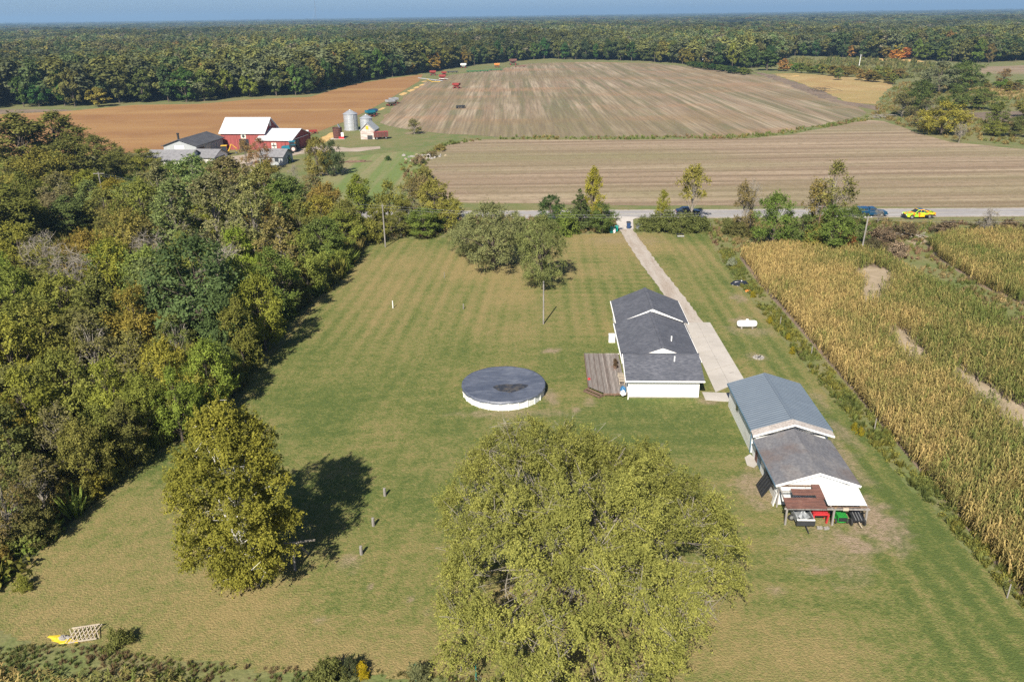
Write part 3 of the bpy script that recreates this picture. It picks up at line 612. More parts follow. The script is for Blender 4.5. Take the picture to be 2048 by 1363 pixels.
# ---------------------------------------------------------------- the wood beside the lawn
WG = 'trees of the dense wood beside the lawn'
WL = {'olive': 'olive green broadleaf tree in the dense wood beside the lawn', 'dull': 'dull dark olive tree in the dense wood beside the lawn', 'yellow': 'yellow green tree in the dense wood beside the lawn',
      'green': 'fresh green tree in the dense wood beside the lawn', 'grey': 'grey green thin-leaved tree in the dense wood beside the lawn', 'brown': 'brownish half-bare tree in the dense wood beside the lawn', 'bare': 'leafless grey tree in the dense wood beside the lawn'}
WC = {'olive': (.132, .138, .035), 'dull': (.106, .115, .034), 'yellow': (.155, .156, .033), 'green': (.095, .122, .032), 'grey': (.134, .142, .058), 'brown': (.122, .114, .045), 'bare': BRN}
WK = {'olive': 'round', 'dull': 'tall', 'yellow': 'round', 'green': 'tall', 'grey': 'poplar', 'brown': 'airy', 'bare': 'bare'}
taken = []
EDGEL = np.array(LAWN[1:13])
def wood_label(c, x, y, h):
    s = 'tall ' if h > 10.4 else ('small ' if h < 8.2 else 'mid-sized ')
    d = float(np.hypot(EDGEL[:, 0] - x, EDGEL[:, 1] - y).min())
    w = 'at the road end of the dense wood' if y > 128 else ('at the lawn edge of the dense wood' if d < 7.5 else ('deep inside the dense wood beside the lawn' if d < 22 else 'far back in the dense wood beside the lawn'))
    return s + WL[c].split(' in the dense')[0] + ' ' + w
def wt(px, py, h, r_, c, kind=None, **kw):
    o = tree(px, py, h, r_, kind or WK[c], [q * random.uniform(.85, 1.15) for q in WC[c]], WL[c], WG, **kw); o['label'] = wood_label(c, o.location.x, o.location.y, h); taken.append((o.location.x, o.location.y, r_ * depth(o.location.x, o.location.y, h * .5) / CF)); return o
for a in [(40, 282, 16, 78, 'dull'), (108, 275, 15, 62, 'dull'), (155, 320, 13, 60, 'dull'), (85, 350, 12, 65, 'olive'), (175, 375, 8, 40, 'yellow'), (20, 430, 11, 70, 'green'), (240, 318, 6, 36, 'dull'), (285, 318, 6, 34, 'olive'),
          (318, 388, 13, 56, 'grey'), (392, 376, 14, 60, 'grey'), (462, 380, 14, 60, 'grey'), (522, 398, 13, 52, 'grey'), (350, 436, 14, 60, 'grey'), (430, 432, 15, 64, 'grey'), (505, 445, 15, 60, 'grey'), (560, 420, 12, 48, 'green'), (285, 420, 12, 55, 'olive'), (260, 480, 11, 55, 'olive'),
          (560, 500, 11, 55, 'grey'), (600, 455, 10, 48, 'olive'), (640, 430, 8, 40, 'yellow'), (640, 480, 8, 42, 'dull'), (605, 530, 7, 40, 'dull'), (680, 455, 7, 36, 'yellow'), (665, 505, 5, 30, 'olive'), (570, 570, 6, 42, 'dull'),
          (300, 560, 10, 55, 'olive'), (225, 540, 10, 58, 'yellow'), (150, 560, 10, 52, 'bare'), (95, 520, 9, 52, 'bare'), (40, 500, 9, 55, 'yellow'), (120, 610, 9, 56, 'olive'), (200, 620, 10, 56, 'dull'), (30, 600, 10, 60, 'olive'),
          (270, 640, 9, 52, 'yellow'), (350, 680, 7, 42, 'brown'), (330, 745, 8, 52, 'yellow'), (265, 720, 8, 50, 'brown'), (395, 745, 7, 50, 'yellow'), (180, 700, 9, 56, 'brown'), (90, 690, 10, 60, 'olive'), (20, 720, 10, 62, 'yellow'),
          (130, 780, 9, 60, 'olive'), (215, 790, 8, 52, 'yellow'), (290, 810, 7, 46, 'olive'), (370, 810, 5, 40, 'olive'), (440, 730, 6, 40, 'dull'), (50, 820, 9, 62, 'olive'), (120, 880, 8, 55, 'brown'), (200, 865, 6, 46, 'olive'), (20, 900, 9, 62, 'dull'), (260, 870, 4, 36, 'brown'), (478, 660, 9, 40, 'dull'), (520, 615, 9.5, 44, 'olive'), (548, 560, 10, 46, 'dull'), (610, 520, 9, 42, 'olive'), (655, 478, 8.5, 38, 'dull'), (690, 440, 8, 34, 'olive'), (415, 745, 8, 44, 'yellow'), (350, 800, 7.5, 44, 'olive'), (250, 855, 6.5, 42, 'dull'), (165, 905, 7, 46, 'olive'), (75, 960, 6, 50, 'brown'), (150, 930, 4.5, 40, 'dull'), (10, 1010, 7, 55, 'brown'), (60, 1040, 4, 40, 'dull')]:
    wt(*a)
o = tree(395, 575, 14, 98, 'round', (.060, .090, .036), 'large dark green tree standing in front of the pale poplars', v=1); taken.append((o.location.x, o.location.y, 5))
o = tree(450, 650, 9, 52, 'round', (.060, .09, .034), 'smaller dark green tree below the large dark green one'); taken.append((o.location.x, o.location.y, 3))
def fill_wood():
    r_ = random.Random(31); xs = [p[0] for p in WOOD]; ys = [p[1] for p in WOOD]; n = 0
    for _ in range(2600):
        x, y = r_.uniform(-105, max(xs)), r_.uniform(36, max(ys))
        if not inside(np.array([[x, y]]), WOOD)[0]: continue
        if not inside(np.array([[x + 2.6, y + .6]]), WOOD)[0]: continue
        if math.atan2(x, y) < -.70: continue
        if any((x - a) ** 2 + (y - b) ** 2 < (3.0 + .55 * c) ** 2 for a, b, c in taken): continue
        if y > 168 and x > -112 and x < -40: continue
        if (x + 74) ** 2 / 200 + (y - 125) ** 2 / 300 < 1: continue      # open green clearing
        k = r_.choices(list(WC), (6, 6, 4, 3, 6, 2, 1.0))[0]
        if y > 200 and k == 'bare': k = 'olive'
        h = r_.uniform(7, 10.5); taken.append((x, y, 3.2)); n += 1
        tree(0, 0, h, r_.uniform(3.2, 4.6), WK[k], [q * r_.uniform(.8, 1.2) for q in WC[k]], wood_label(k, x, y, h), WG, xy=(x, y))
    return n
print('filled', fill_wood())
# shrubs along the lawn's edge
r5 = random.Random(8)
edge_l = [G(*p) for p in [(30, 1150), (60, 1118), (135, 1050), (230, 955), (330, 884), (400, 840), (465, 788), (495, 735), (520, 688), (600, 620), (680, 560), (722, 495)]]
for i in range(len(edge_l) - 1):
    a, b = edge_l[i], edge_l[i + 1]; L = math.hypot(b[0] - a[0], b[1] - a[1]); n = max(1, int(L / 3.0))
    for k in range(n):
        t = (k + r5.uniform(.1, .9)) / n; x, y = a[0] + (b[0] - a[0]) * t - r5.uniform(.6, 2.2), a[1] + (b[1] - a[1]) * t + r5.uniform(0, .8)
        c = r5.choice((OLV, OLD, GRN, BRN, OLD)); 
        tree(0, 0, r5.uniform(1.3, 2.7), r5.uniform(1.1, 1.9), 'shrub', [q * r5.uniform(.75, 1.1) for q in c], 'low shrub between the mown lawn and the dense wood', 'shrubs along the edge of the wood', xy=(x, y))
# ---------------------------------------------------------------- garden and roadside trees
tree(985, 462, 10.5, 72, 'willow', (.125, .138, .062), 'broad grey green willow standing on the lawn beside the road hedge', v=0)
tree(1082, 492, 10.5, 55, 'willow', (.120, .138, .052), 'tall grey green willow with its trunk on the lawn', v=1)
tree(930, 470, 6, 36, 'willow', (.12, .135, .06), 'low spreading willow beside the broad willow on the lawn', v=1)
tree(714, 398, 10.5, 35, 'tall', (.115, .14, .026), 'upright bright green tree behind the pole at the lawn corner')
RG = 'trees of the roadside hedgerow'
for a, nm in [((778, 405, 9, 36, 'round', OLV), 'olive tree behind the lawn pole in the roadside hedgerow'), ((868, 400, 9, 36, 'round', (.155, .15, .04)), 'yellow olive tree nearest the broad willow in the roadside hedgerow'), ((822, 385, 8, 28, 'airy', BRN), 'thin brown tree between two olive hedgerow trees'),
              ((905, 425, 6, 34, 'round', (.165, .165, .04)), 'yellowish round tree in front of the road beside the broad willow'), ((750, 445, 6, 34, 'round', OLV), 'low olive tree at the lawn corner'), ((848, 440, 5, 40, 'round', GRN), 'low green tree in the hedge behind the broad willow'), ((800, 445, 4.5, 32, 'airy', OLD), 'sparse low tree behind the lawn pole')]:
    tree(*a, nm)
tree(1101, 415, 5.5, 26, 'round', DKG, 'dark green rounded tree at the road behind the willows')
tree(1159, 424, 7.8, 30, 'cedar', (.060, .080, .030), 'dark conical cedar beside the driveway mouth', zf=.42)
tree(1187, 385, 11, 24, 'tall', (.19, .18, .028), 'slender yellow green tree rising behind the cedar')
tree(1206, 432, 5.2, 31, 'round', (.075, .105, .032), 'bushy green tree at the driveway mouth')
tree(1130, 445, 4, 24, 'shrub', GRN, 'green shrub between willow and cedar')
tree(1326, 408, 6.5, 15, 'tall', (.16, .165, .03), 'small yellow green tree rising from the clipped roadside hedge')
hg = thing('hedge', 'long bushy green hedge beside the road right of the driveway'.replace(' right of', ' along'), 'hedge', (*G(1350, 452), 0))
for i, (x, y, w, hh) in enumerate([(1290, 449, 17, 2.4), (1312, 446, 22, 3.0), (1338, 446, 24, 3.3), (1364, 447, 24, 3.3), (1390, 448, 22, 3.0), (1408, 452, 15, 2.4)]):
    X, Y = G(x, y, hh * .5); s = SP['shrub'][i % 3]; rad = w * depth(X, Y, 1) / CF
    for part in ('trunk', 'crown'):
        c = link('stem' if part == 'trunk' else 'foliage', s[part], hg); c.location = (X - hg.location.x, Y - hg.location.y, 0); c.scale = (rad / s['R'], rad / s['R'] * .85, hh / s['H']); c.color = (.085, .10, .034, 1); c.rotation_euler.z = i * 1.3
tree(1388, 366, 11, 31, 'topped', (.17, .16, .038), 'slim yellow-topped tree beside the road behind the hedge', zf=.72, v=0)
tree(1490, 405, 9.5, 28, 'airy', (.125, .105, .045), 'twiggy thin olive tree beside the road', v=1)
tree(1505, 400, 9, 20, 'bare', BRN, 'leafless pale tree beside the twiggy olive tree')
tree(1552, 432, 9, 38, 'round', (.085, .125, .030), 'leafy green tree leaning over the rough grass by the road')
tree(1668, 392, 13.5, 46, 'airy', (.125, .125, .042), 'tallest thin-crowned tree of the roadside clump', v=0)
tree(1635, 410, 11, 34, 'airy', (.15, .125, .04), 'thin autumn tree beside the tallest roadside tree', v=1)
tree(1665, 452, 8, 42, 'round', (.085, .12, .030), 'dense green tree below the tallest roadside tree')
tree(1610, 458, 5.5, 36, 'round', (.075, .105, .032), 'bushy green tree between two roadside trees')
tree(1705, 450, 7, 30, 'round', (.075, .105, .032), 'green tree beside the leaning utility pole')
tree(1630, 475, 4, 24, 'shrub', (.14, .13, .035), 'yellow green shrub below the roadside clump')
tree(1693, 483, 3.2, 18, 'shrub', (.17, .07, .03), 'reddish shrub at the foot of the roadside clump')
for x, y, r_, c, l in [(1765, 470, 30, (.11, .085, .06), 'brown bramble beside the leaning utility pole'), (1795, 498, 22, (.19, .15, .11), 'pale dry weed heap near the dead branches'), (1745, 495, 22, (.075, .07, .04), 'dark bramble at the foot of the leaning utility pole'), (1810, 460, 22, (.10, .08, .05), 'brown thicket behind the dead branches'), (1900, 455, 24, (.12, .095, .065), 'brown thicket between road and corn'), (1975, 452, 24, (.09, .085, .045), 'dull thicket below the bare roadside sapling'), (2025, 455, 24, (.11, .085, .055), 'rusty thicket at the end of the roadside brush'), (1480, 458, 22, (.09, .09, .035), 'dull green shrub below the twiggy olive tree'), (1455, 452, 14, (.10, .11, .04), 'olive shrub between hedge and twiggy tree')]:
    tree(x, y, 2.4, r_, 'shrub', c, l)
tree(1978, 440, 5, 20, 'bare', BRN, 'leafless roadside sapling between road and corn')
tree(1758, 430, 3, 10, 'bare', BRN, 'small leafless sapling behind the pickup trucks')
# farm trees
tree(632, 308, 9.5, 27, 'round', (.135, .125, .035), 'olive tree on the farm lawn in front of the red barn')
tree(664, 312, 8.5, 22, 'round', (.055, .075, .035), 'dark green tree beside the olive farm tree')
tree(588, 352, 6, 13, 'bare', GRY, 'small leafless tree on the farm lawn')
tree(520, 305, 8.5, 24, 'airy', (.16, .10, .045), 'reddish brown tree in front of the red barns', v=0)
tree(490, 300, 7, 18, 'airy', (.17, .12, .05), 'thin rusty tree in front of the big barn', v=1)
tree(828, 250, 5.2, 18, 'airy', (.125, .125, .045), 'small round orchard tree on the farm grass', v=1)
tree(232, 330, 7, 38, 'round', OLD, 'dull olive tree beside the grey farm sheds')
tree(190, 300, 9, 40, 'round', OLD, 'dark tree between the wood and the soybean field')
tree(575, 318, 2, 8, 'shrub', DKG, 'dark shrub beside the small grey garage')
tree(776, 316, 1.2, 6, 'shrub', DKG, 'lone dark green shrub on the farm meadow')
for x, y, hh, r_, c, l in [(838, 320, 2.2, 12, (.16, .13, .08), 'dry weed clump beside the rubble heap'), (850, 345, 3, 16, (.14, .14, .045), 'olive shrub below the rubble heap'), (840, 372, 4.5, 22, (.15, .125, .06), 'brown thin shrub at the ditch end'), (880, 295, 1.6, 12, (.17, .15, .05), 'yellow green weed bank on the ditch edge'), (862, 308, 1.6, 12, (.14, .12, .06), 'brown weed bank on the ditch edge')]:
    tree(x, y, hh, r_, 'shrub', c, l)
# clump of trees beyond the stubble
for a, l in [((1882, 150, 14, 42, 'round', (.115, .13, .075)), 'big silvery green tree in the clump beyond the stubble'), ((1932, 150, 14, 36, 'round', (.075, .105, .032)), 'tall fresh green tree beside the silvery one'), ((1842, 190, 12.5, 36, 'round', (.062, .085, .028)), 'dark green tree in the clump beyond the stubble'),
             ((1888, 232, 10, 46, 'round', (.185, .175, .036)), 'broad yellow green tree at the corner of the stubble'), ((1808, 205, 9, 28, 'airy', (.10, .10, .04)), 'thin dark tree at the lane end of the stubble'), ((1852, 225, 8.5, 28, 'airy', (.09, .085, .045)), 'twiggy tree between dark and yellow green trees'),
             ((1962, 195, 8, 34, 'round', (.095, .12, .036)), 'leaning green tree behind the yellow green tree'), ((1912, 195, 9, 26, 'round', (.075, .10, .032)), 'green tree behind the broad yellow green tree'), ((1998, 225, 8, 20, 'tall', (.10, .12, .034)), 'upright green tree beyond the stubble corner'), ((1990, 255, 4.5, 22, 'round', (.14, .155, .036)), 'bright low tree below the upright green tree'), ((2035, 250, 6, 24, 'round', (.085, .10, .036)), 'round dull green tree at the edge of the ploughed strip'), ((2010, 150, 8, 18, 'airy', (.16, .11, .045)), 'rusty tree beside the far road'), ((1922, 262, 6, 14, 'bare', GRY), 'leafless pale sapling at the stubble corner'),
             ((2070, 210, 8, 30, 'round', OLV), 'olive tree at the end of the far crop strip')]:
    tree(*a, l)
for i, (x, y, hh, r_, c) in enumerate([(1768, 102, 8, 6, RED), (1792, 108, 8, 12, ORG), (1812, 105, 9, 13, (.30, .13, .04)), (1834, 102, 9, 13, RED)]):
    tree(x, y, hh, r_, 'far', c, ('slim scarlet', 'low orange', 'broad orange', 'tall red')[i] + ' autumn tree below the far wood')
tree(1568, 128, 8, 14, 'far', (.22, .13, .045), 'small orange tree beside the dark dirt strip')
tree(1536, 118, 13, 24, 'far', (.055, .085, .028), 'dark round tree above the dirt strip')
FG = 'bushes of the far hedgerow'
r6 = random.Random(77)
for k in range(26):
    x = 1585 + k * 8.5 + r6.uniform(-3, 3); y = 138 + (x - 1585) * .085 + r6.uniform(-12, 2)
    tree(x, y, r6.uniform(3.5, 7), r6.uniform(9, 15), 'far', [q * r6.uniform(.8, 1.2) for q in r6.choice((OLV, GRN, OLD, (.15, .14, .04)))], 'rounded bush in the far hedgerow behind the ripe crop', FG, name='bush', cat='bush')
for k in range(22):
    x = 1380 + k * 5.6; tree(x, 127 + k * .75, r6.uniform(3, 5), 9, 'far', [q * r6.uniform(.8, 1.15) for q in (DKG, GRN)[k % 2]], 'low bush at the back of the striped stubble field', 'bushes behind the stubble field', name='bush', cat='bush')
for k in range(16):
    x = 1900 + r6.uniform(0, 200); y = r6.uniform(158, 172); tree(x, y, r6.uniform(2.5, 5), r6.uniform(8, 15), 'far', [q * r6.uniform(.8, 1.2) for q in r6.choice((OLV, GRN, OLD))], 'scattered bush along the far road', 'bushes along the far road', name='bush', cat='bush')
# ---------------------------------------------------------------- the two big garden trees
def big_tree(name, label, loc, V, F, lv, tm, bark, col):
    o = thing(name, label, 'tree', (loc[0], loc[1], 0))
    c = link('crown', tri_mesh('crown', V, F, 'leaf', lv), o); c.color = (*col, 1)
    tm.build('trunk', bark, o)
    return o
g = np.random.default_rng(404)
# wide spreading apple-like tree: clusters over a broad, hollow, drooping dome with holes
K = 860; a = g.uniform(0, 6.283, K); u = g.uniform(0, 1, K) ** .55
rx, ry, hh = 10.0, 13.2, 9.0
lob = 1 + .10 * np.sin(3 * a + 1) + .07 * np.sin(5 * a + 2)
C = np.stack([rx * u * lob * np.cos(a), ry * u * lob * np.sin(a), hh * np.sqrt(np.clip(1 - u ** 2.6, .0, 1)) * g.uniform(.62, 1.0, K) * (1 + .10 * np.sin(4 * a + 9 * u) + .08 * np.sin(7 * a - 13 * u)) + .7], 1)
for hx, hy, hr in ((.9, -.6, 1.2), (-2.3, .9, .9)):
    C = C[(C[:, 0] - hx) ** 2 + (C[:, 1] - hy) ** 2 > hr ** 2]
V, F, lv, tm = grow(405, Rr=9.5, H=9.0, N=360000, leaf=.066, trunk=.26, cr=.085, limbs=190, stems=5, twigs=1700, feather=.7, leafasp=.5, cpos=C, arch=.03, limb_r=.3, droop=.4, flat=.6, twig_r=.008, gaps=.06)
big_tree('spreading_tree', 'very wide yellow green tree with drooping branches on the lawn', (4.2, 44.8), V, F, lv, tm, 'pale_bark', (.152, .160, .045))
V, F, lv, tm = grow(411, shape='birch', Rr=4.5, H=13.6, base=.03, K=260, N=110000, leaf=.075, trunk=.10, cr=.17, limbs=60, stems=4, twigs=60, droop=.35, lobes=.55, outer=.45, twig_r=.013)
big_tree('birch_tree', 'tall golden green birch with white stems casting a long shadow', G(492, 1150), V, F, lv, tm, 'birch_bark', (.134, .134, .026))
# ---------------------------------------------------------------- weeds and undergrowth
def weed_protos():
    out = []
    for i in range(4):
        g = np.random.default_rng(500 + i); n = 70
        d = unit(g.normal(size=(n, 3)) * np.array((1, 1, .8)) + np.array((0, 0, .8))); pos = d * g.uniform(.15, .5, (n, 1)) * np.array((1, 1, 1.3)); pos[:, 2] = np.abs(pos[:, 2])
        V, F = leaves(pos, unit(d + g.normal(size=(n, 3)) * .7), .10, g, .5)
        out.append(proto('weed', V, F, g.uniform(0, 1, n).repeat(4)))
    for i in range(2):      # upright grassy tuft
        g = np.random.default_rng(520 + i); n = 46; a = g.uniform(0, 6.28, n); b = np.stack([np.cos(a), np.sin(a), np.zeros(n)], 1) * g.uniform(0, .22, (n, 1)); tip = b + np.stack([np.cos(a) * .25, np.sin(a) * .25, g.uniform(.5, 1., n)], 1); sd = np.stack([-np.sin(a), np.cos(a), np.zeros(n)], 1) * .022
        V = np.stack([b - sd, b + sd, (b + tip) * .5 + sd * .8 + np.array((0, 0, .12)), tip], 1).reshape(-1, 3); out.append(proto('grass_tuft', V, np.arange(4 * n).reshape(-1, 4), g.uniform(0, 1, n).repeat(4)))
    return out
WEEDS = weed_protos()
def weeds(name, label, polys, dens, size, cols, seed=1, avoid=(), tuft=.3):
    g = np.random.default_rng(seed); PP = []; CC = []
    for poly in polys:
        xs = [p[0] for p in poly]; ys = [p[1] for p in poly]; n = int((max(xs) - min(xs)) * (max(ys) - min(ys)) * dens)
        P = np.stack([g.uniform(min(xs), max(xs), n), g.uniform(min(ys), max(ys), n)], 1); P = P[inside(P, poly)]
        for av in avoid: P = P[~inside(P, av)]
        P = P[vnoise(P, .35, seed) > g.uniform(0, .75, len(P))]
        PP.append(P)
    P = np.concatenate(PP); n = len(P)
    c = np.array(cols)[(vnoise(P, .18, seed + 3) * .7 * len(cols) + g.uniform(0, .3, n) * len(cols)).astype(int) % len(cols)] * g.uniform(.75, 1.25, (n, 1))
    s = size * g.uniform(.5, 1.5, (n, 1)) * np.ones((1, 3)); pick = np.where(g.uniform(size=n) < tuft, g.integers(4, 6, n), g.integers(0, 4, n))
    scatter(name, np.concatenate([P, np.zeros((n, 1))], 1), np.stack([g.normal(0, .15, n), g.normal(0, .15, n), g.uniform(0, 6.28, n)], 1), s, c, pick, WEEDS, label)
weeds('undergrowth', 'tangled low undergrowth on the floor of the wood', [WOOD], 2.4, 2.2, [OLD, OLV, GRN, BRN, OLD], 1)
def offset_strip(pl, w0, w1):
    L = []; Rr_ = []
    for i, p in enumerate(pl):
        a, b = pl[max(i - 1, 0)], pl[min(i + 1, len(pl) - 1)]; dx, dy = b[0] - a[0], b[1] - a[1]; q = math.hypot(dx, dy); nx, ny = dy / q, -dx / q
        L.append((p[0] + nx * w0, p[1] + ny * w0)); Rr_.append((p[0] + nx * w1, p[1] + ny * w1))
    return L + Rr_[::-1]
FENCE = [G(*p) for p in [(1432, 500), (1480, 570), (1560, 668), (1650, 778), (1740, 885), (1850, 1003), (1950, 1112), (2048, 1225), (2150, 1330)]]
weeds('fence_line_weeds', 'weedy strip of goldenrod and grass between lawn and corn', [offset_strip(FENCE, .1, -2.6) if False else offset_strip(FENCE[::-1], .0, 2.4)], 12, .6, [(.085, .105, .03), (.07, .09, .03), (.10, .115, .035), (.115, .115, .03), (.085, .105, .032), (.10, .095, .045)], 2)
weeds('rough_weeds', 'rough tall weeds along the bottom of the lawn', [[G(-40, 1300), G(60, 1288), G(180, 1290), G(300, 1312), G(520, 1334), G(700, 1340), G(900, 1350), (9, 35.5), (-34, 34.5)]], 22, .27, [(.075, .09, .03), (.10, .095, .04), (.06, .08, .026), (.095, .07, .042), (.08, .10, .03), (.12, .105, .05)], 3, tuft=.45)
weeds('verge_weeds', 'rough grass and weeds along the road verge', [[G(1415, 463), G(1435, 505), G(1480, 512), G(1560, 490), G(1650, 495), G(1765, 510), G(1850, 560), G(1930, 600), G(2060, 675), G(2060, 615), G(1960, 575), G(1880, 525), G(1850, 490), G(1900, 474), G(2200, 466), G(2200, 450), G(1600, 440), G(1420, 440)], [G(725, 490), G(765, 478), G(910, 475), G(1150, 468), G(1235, 464), G(1232, 440), G(1000, 432), G(740, 440), G(640, 425)]], 1.9, .8, [(.11, .115, .04), (.16, .13, .065), (.085, .105, .032), (.15, .105, .07), (.125, .13, .04)], 4, tuft=.5)
weeds('ditch_weeds', 'tall dry weeds along the farm ditch', [pxpoly([(800, 330), (850, 305), (900, 284), (960, 277), (965, 281), (905, 289), (868, 305), (845, 340), (838, 385), (815, 390)]), pxpoly([(1000, 274), (1200, 275), (1500, 271), (1640, 252), (1740, 232), (1745, 240), (1650, 257), (1500, 278), (1200, 280), (1000, 279)])], .8, .9, [(.16, .14, .05), (.10, .125, .04), (.15, .11, .06)], 5, tuft=.6)
weeds('meadow_weeds', 'tall rough meadow growth below the far wood', [pxpoly([(1575, 118), (1740, 120), (1860, 126), (1960, 150), (1900, 160), (1780, 158), (1690, 150), (1590, 142)])], .05, 3.4, [(.09, .10, .035), (.115, .11, .045), (.075, .09, .03)], 16, tuft=.2)
weeds('field_edge_weeds', 'tall grasses around the trees beyond the stubble', [pxpoly([(1740, 230), (1770, 240), (1830, 262), (1900, 280), (2048, 292), (2300, 300), (2300, 255), (2048, 244), (1930, 238), (1925, 226), (1980, 222), (2048, 215), (2300, 220), (2300, 190), (1960, 175), (1800, 165), (1770, 190), (1755, 210)])], .22, 1.4, [(.12, .115, .04), (.15, .12, .05), (.10, .115, .035)], 6)
tree(660, 1338, 1.5, 32, 'shrub', (.085, .095, .032), 'leafy shrub in the rough weeds at the lawn bottom')
tree(700, 1332, 1.2, 16, 'shrub', (.045, .055, .028), 'dark shrub beside the yellow flowering plant')
tree(724, 1338, .8, 14, 'shrub', (.24, .19, .012), 'bright yellow flowering goldenrod clump in the rough weeds')
tree(232, 1275, 1.2, 22, 'shrub', (.10, .11, .035), 'weedy shrub beside the wooden lattice panel')
tree(835, 1345, 1.2, 22, 'shrub', (.11, .12, .06), 'pale green shrub at the bottom of the lawn')
tree(45, 1165, .9, 16, 'shrub', (.13, .14, .03), 'bright yellow green weed clump at the wood edge')
for i, (x, y) in enumerate([(1710, 852), (1722, 862), (1585, 700), (1577, 672), (1540, 640), (1506, 588)]):
    tree(x, y, .8, 6 if i < 2 else 5, 'shrub', (.17, .15, .018), 'yellow goldenrod clump on the fence line between lawn and corn', 'goldenrod clumps on the fence line')
tree(1465, 523, 1.4, 9, 'shrub', (.16, .18, .13), 'silvery grey bush where lawn and corn meet')
# ---------------------------------------------------------------- corn
def corn_protos():
    out = []
    for i in range(4):
        g = np.random.default_rng(600 + i); V = []; F = []; lv = []
        def quad(*p, l=.5): k = len(V); V.extend(p); F.append((k, k + 1, k + 2, k + 3)); lv.extend([l] * 4)
        lean = g.normal(0, .06, 2); H = 2.2
        for s in range(2):
            a = g.uniform(0, 3.14); q = np.array((math.cos(a), math.sin(a), 0)) * .018; b = np.array((0, 0, 0)); tp = np.array((lean[0], lean[1], H)); quad(b - q, b + q, tp + q * .5, tp - q * .5, l=.75)
        a0 = g.uniform(0, 3.14)
        for k in range(13):
            z = .35 + k * .142; a = a0 + (k % 2) * math.pi + g.normal(0, .35); d = np.array((math.cos(a), math.sin(a), 0)); s = np.array((-math.sin(a), math.cos(a), 0)) * .042; L = g.uniform(.30, .52); l = g.uniform(0, 1)
            p0 = np.array((lean[0] * z / H, lean[1] * z / H, z)); p1 = p0 + d * L * .45 + np.array((0, 0, .28 * g.uniform(.5, 1.2))); p2 = p0 + d * L * .85 + np.array((0, 0, .10)); p3 = p0 + d * L + np.array((0, 0, -.22 * g.uniform(.3, 1.6)))
            quad(p0 - s * .6, p0 + s * .6, p1 + s, p1 - s, l=l); quad(p1 - s, p1 + s, p2 + s * .9, p2 - s * .9, l=l); quad(p2 - s * .9, p2 + s * .9, p3 + s * .2, p3 - s * .2, l=l)
        for k in range(4):
            a = g.uniform(0, 6.28); p = np.array((lean[0], lean[1], H - .05)); e = p + np.array((math.cos(a) * .13, math.sin(a) * .13, .28)); q = np.array((-math.sin(a), math.cos(a), 0)) * .012; quad(p - q, p + q, e + q, e - q, l=.9)
        out.append(proto('corn_plant', np.array(V), np.array(F), np.array(lv), .15, .62))
    return out
CORNP = corn_protos()
def corn(name, label, poly, gold, seed, soil=(), row=.76, gap=.20, rot=R(-2), hs=1.):
    g = np.random.default_rng(seed); xs = [p[0] for p in poly]; ys = [p[1] for p in poly]; x0, x1, y0, y1 = min(xs) - 6, max(xs) + 6, min(ys) - 6, max(ys) + 6
    X, Y = np.meshgrid(np.arange(x0, x1, row), np.arange(y0, y1, gap)); P = np.stack([X.ravel(), Y.ravel()], 1) + g.normal(0, .05, (X.size, 2)); c, s = math.cos(rot), math.sin(rot); ctr = np.array(((x0 + x1) / 2, (y0 + y1) / 2)); P = (P - ctr) @ np.array(((c, s), (-s, c))) + ctr
    P = P[inside(P, poly)]
    k = np.arctan2(P[:, 0], P[:, 1]) < .95; P = P[k]
    for q in soil:
        k = inside(P + g.normal(0, .6, P.shape), q); P = P[~k]
    P = P[g.uniform(size=len(P)) > .06]; n = len(P)
    f = np.clip(gold(P) + g.normal(0, .22, n) + .7 * (vnoise(P, .16, seed) - .5) + .5 * (vnoise(P, .7, seed + 1) - .5), 0, 1)[:, None]
    col = (1 - f) * np.array((.098, .120, .036)) + f * np.array((.270, .208, .090)); col *= g.uniform(.82, 1.2, (n, 1))
    s = g.uniform(.72, 1.02, (n, 1)) * np.ones((1, 3)); s[:, 2] *= (.68 + .35 * vnoise(P, .12, seed + 2)) * hs
    scatter(name, np.concatenate([P, np.zeros((n, 1))], 1), np.stack([g.normal(0, .07, n), g.normal(0, .07, n), g.uniform(0, 6.28, n)], 1), s, col, g.integers(0, 4, n), CORNP, label)
    return n
print('corn', corn('corn_crop', 'ripening gold and green corn standing beside the lawn', CORN1, lambda P: np.clip(.72 - (P[:, 0] - 36) * .024 + (P[:, 1] - 80) * .004, .15, 1) + .35 * (vnoise(P, .05, 3) - .5), 21, SOIL),
      corn('corn_crop', 'second block of green and gold corn beyond the grassy ditch', CORN2, lambda P: .48 + .5 * (vnoise(P, .06, 4) - .5), 22),
      corn('corn_crop', 'short strip of corn at the bottom of the rough weeds', [G(-60, 1352), G(60, 1356), G(200, 1356), G(400, 1362), (-17, 33), (-36, 33)], lambda P: np.full(len(P), .3), 23, rot=R(88), gap=.45, hs=.5))
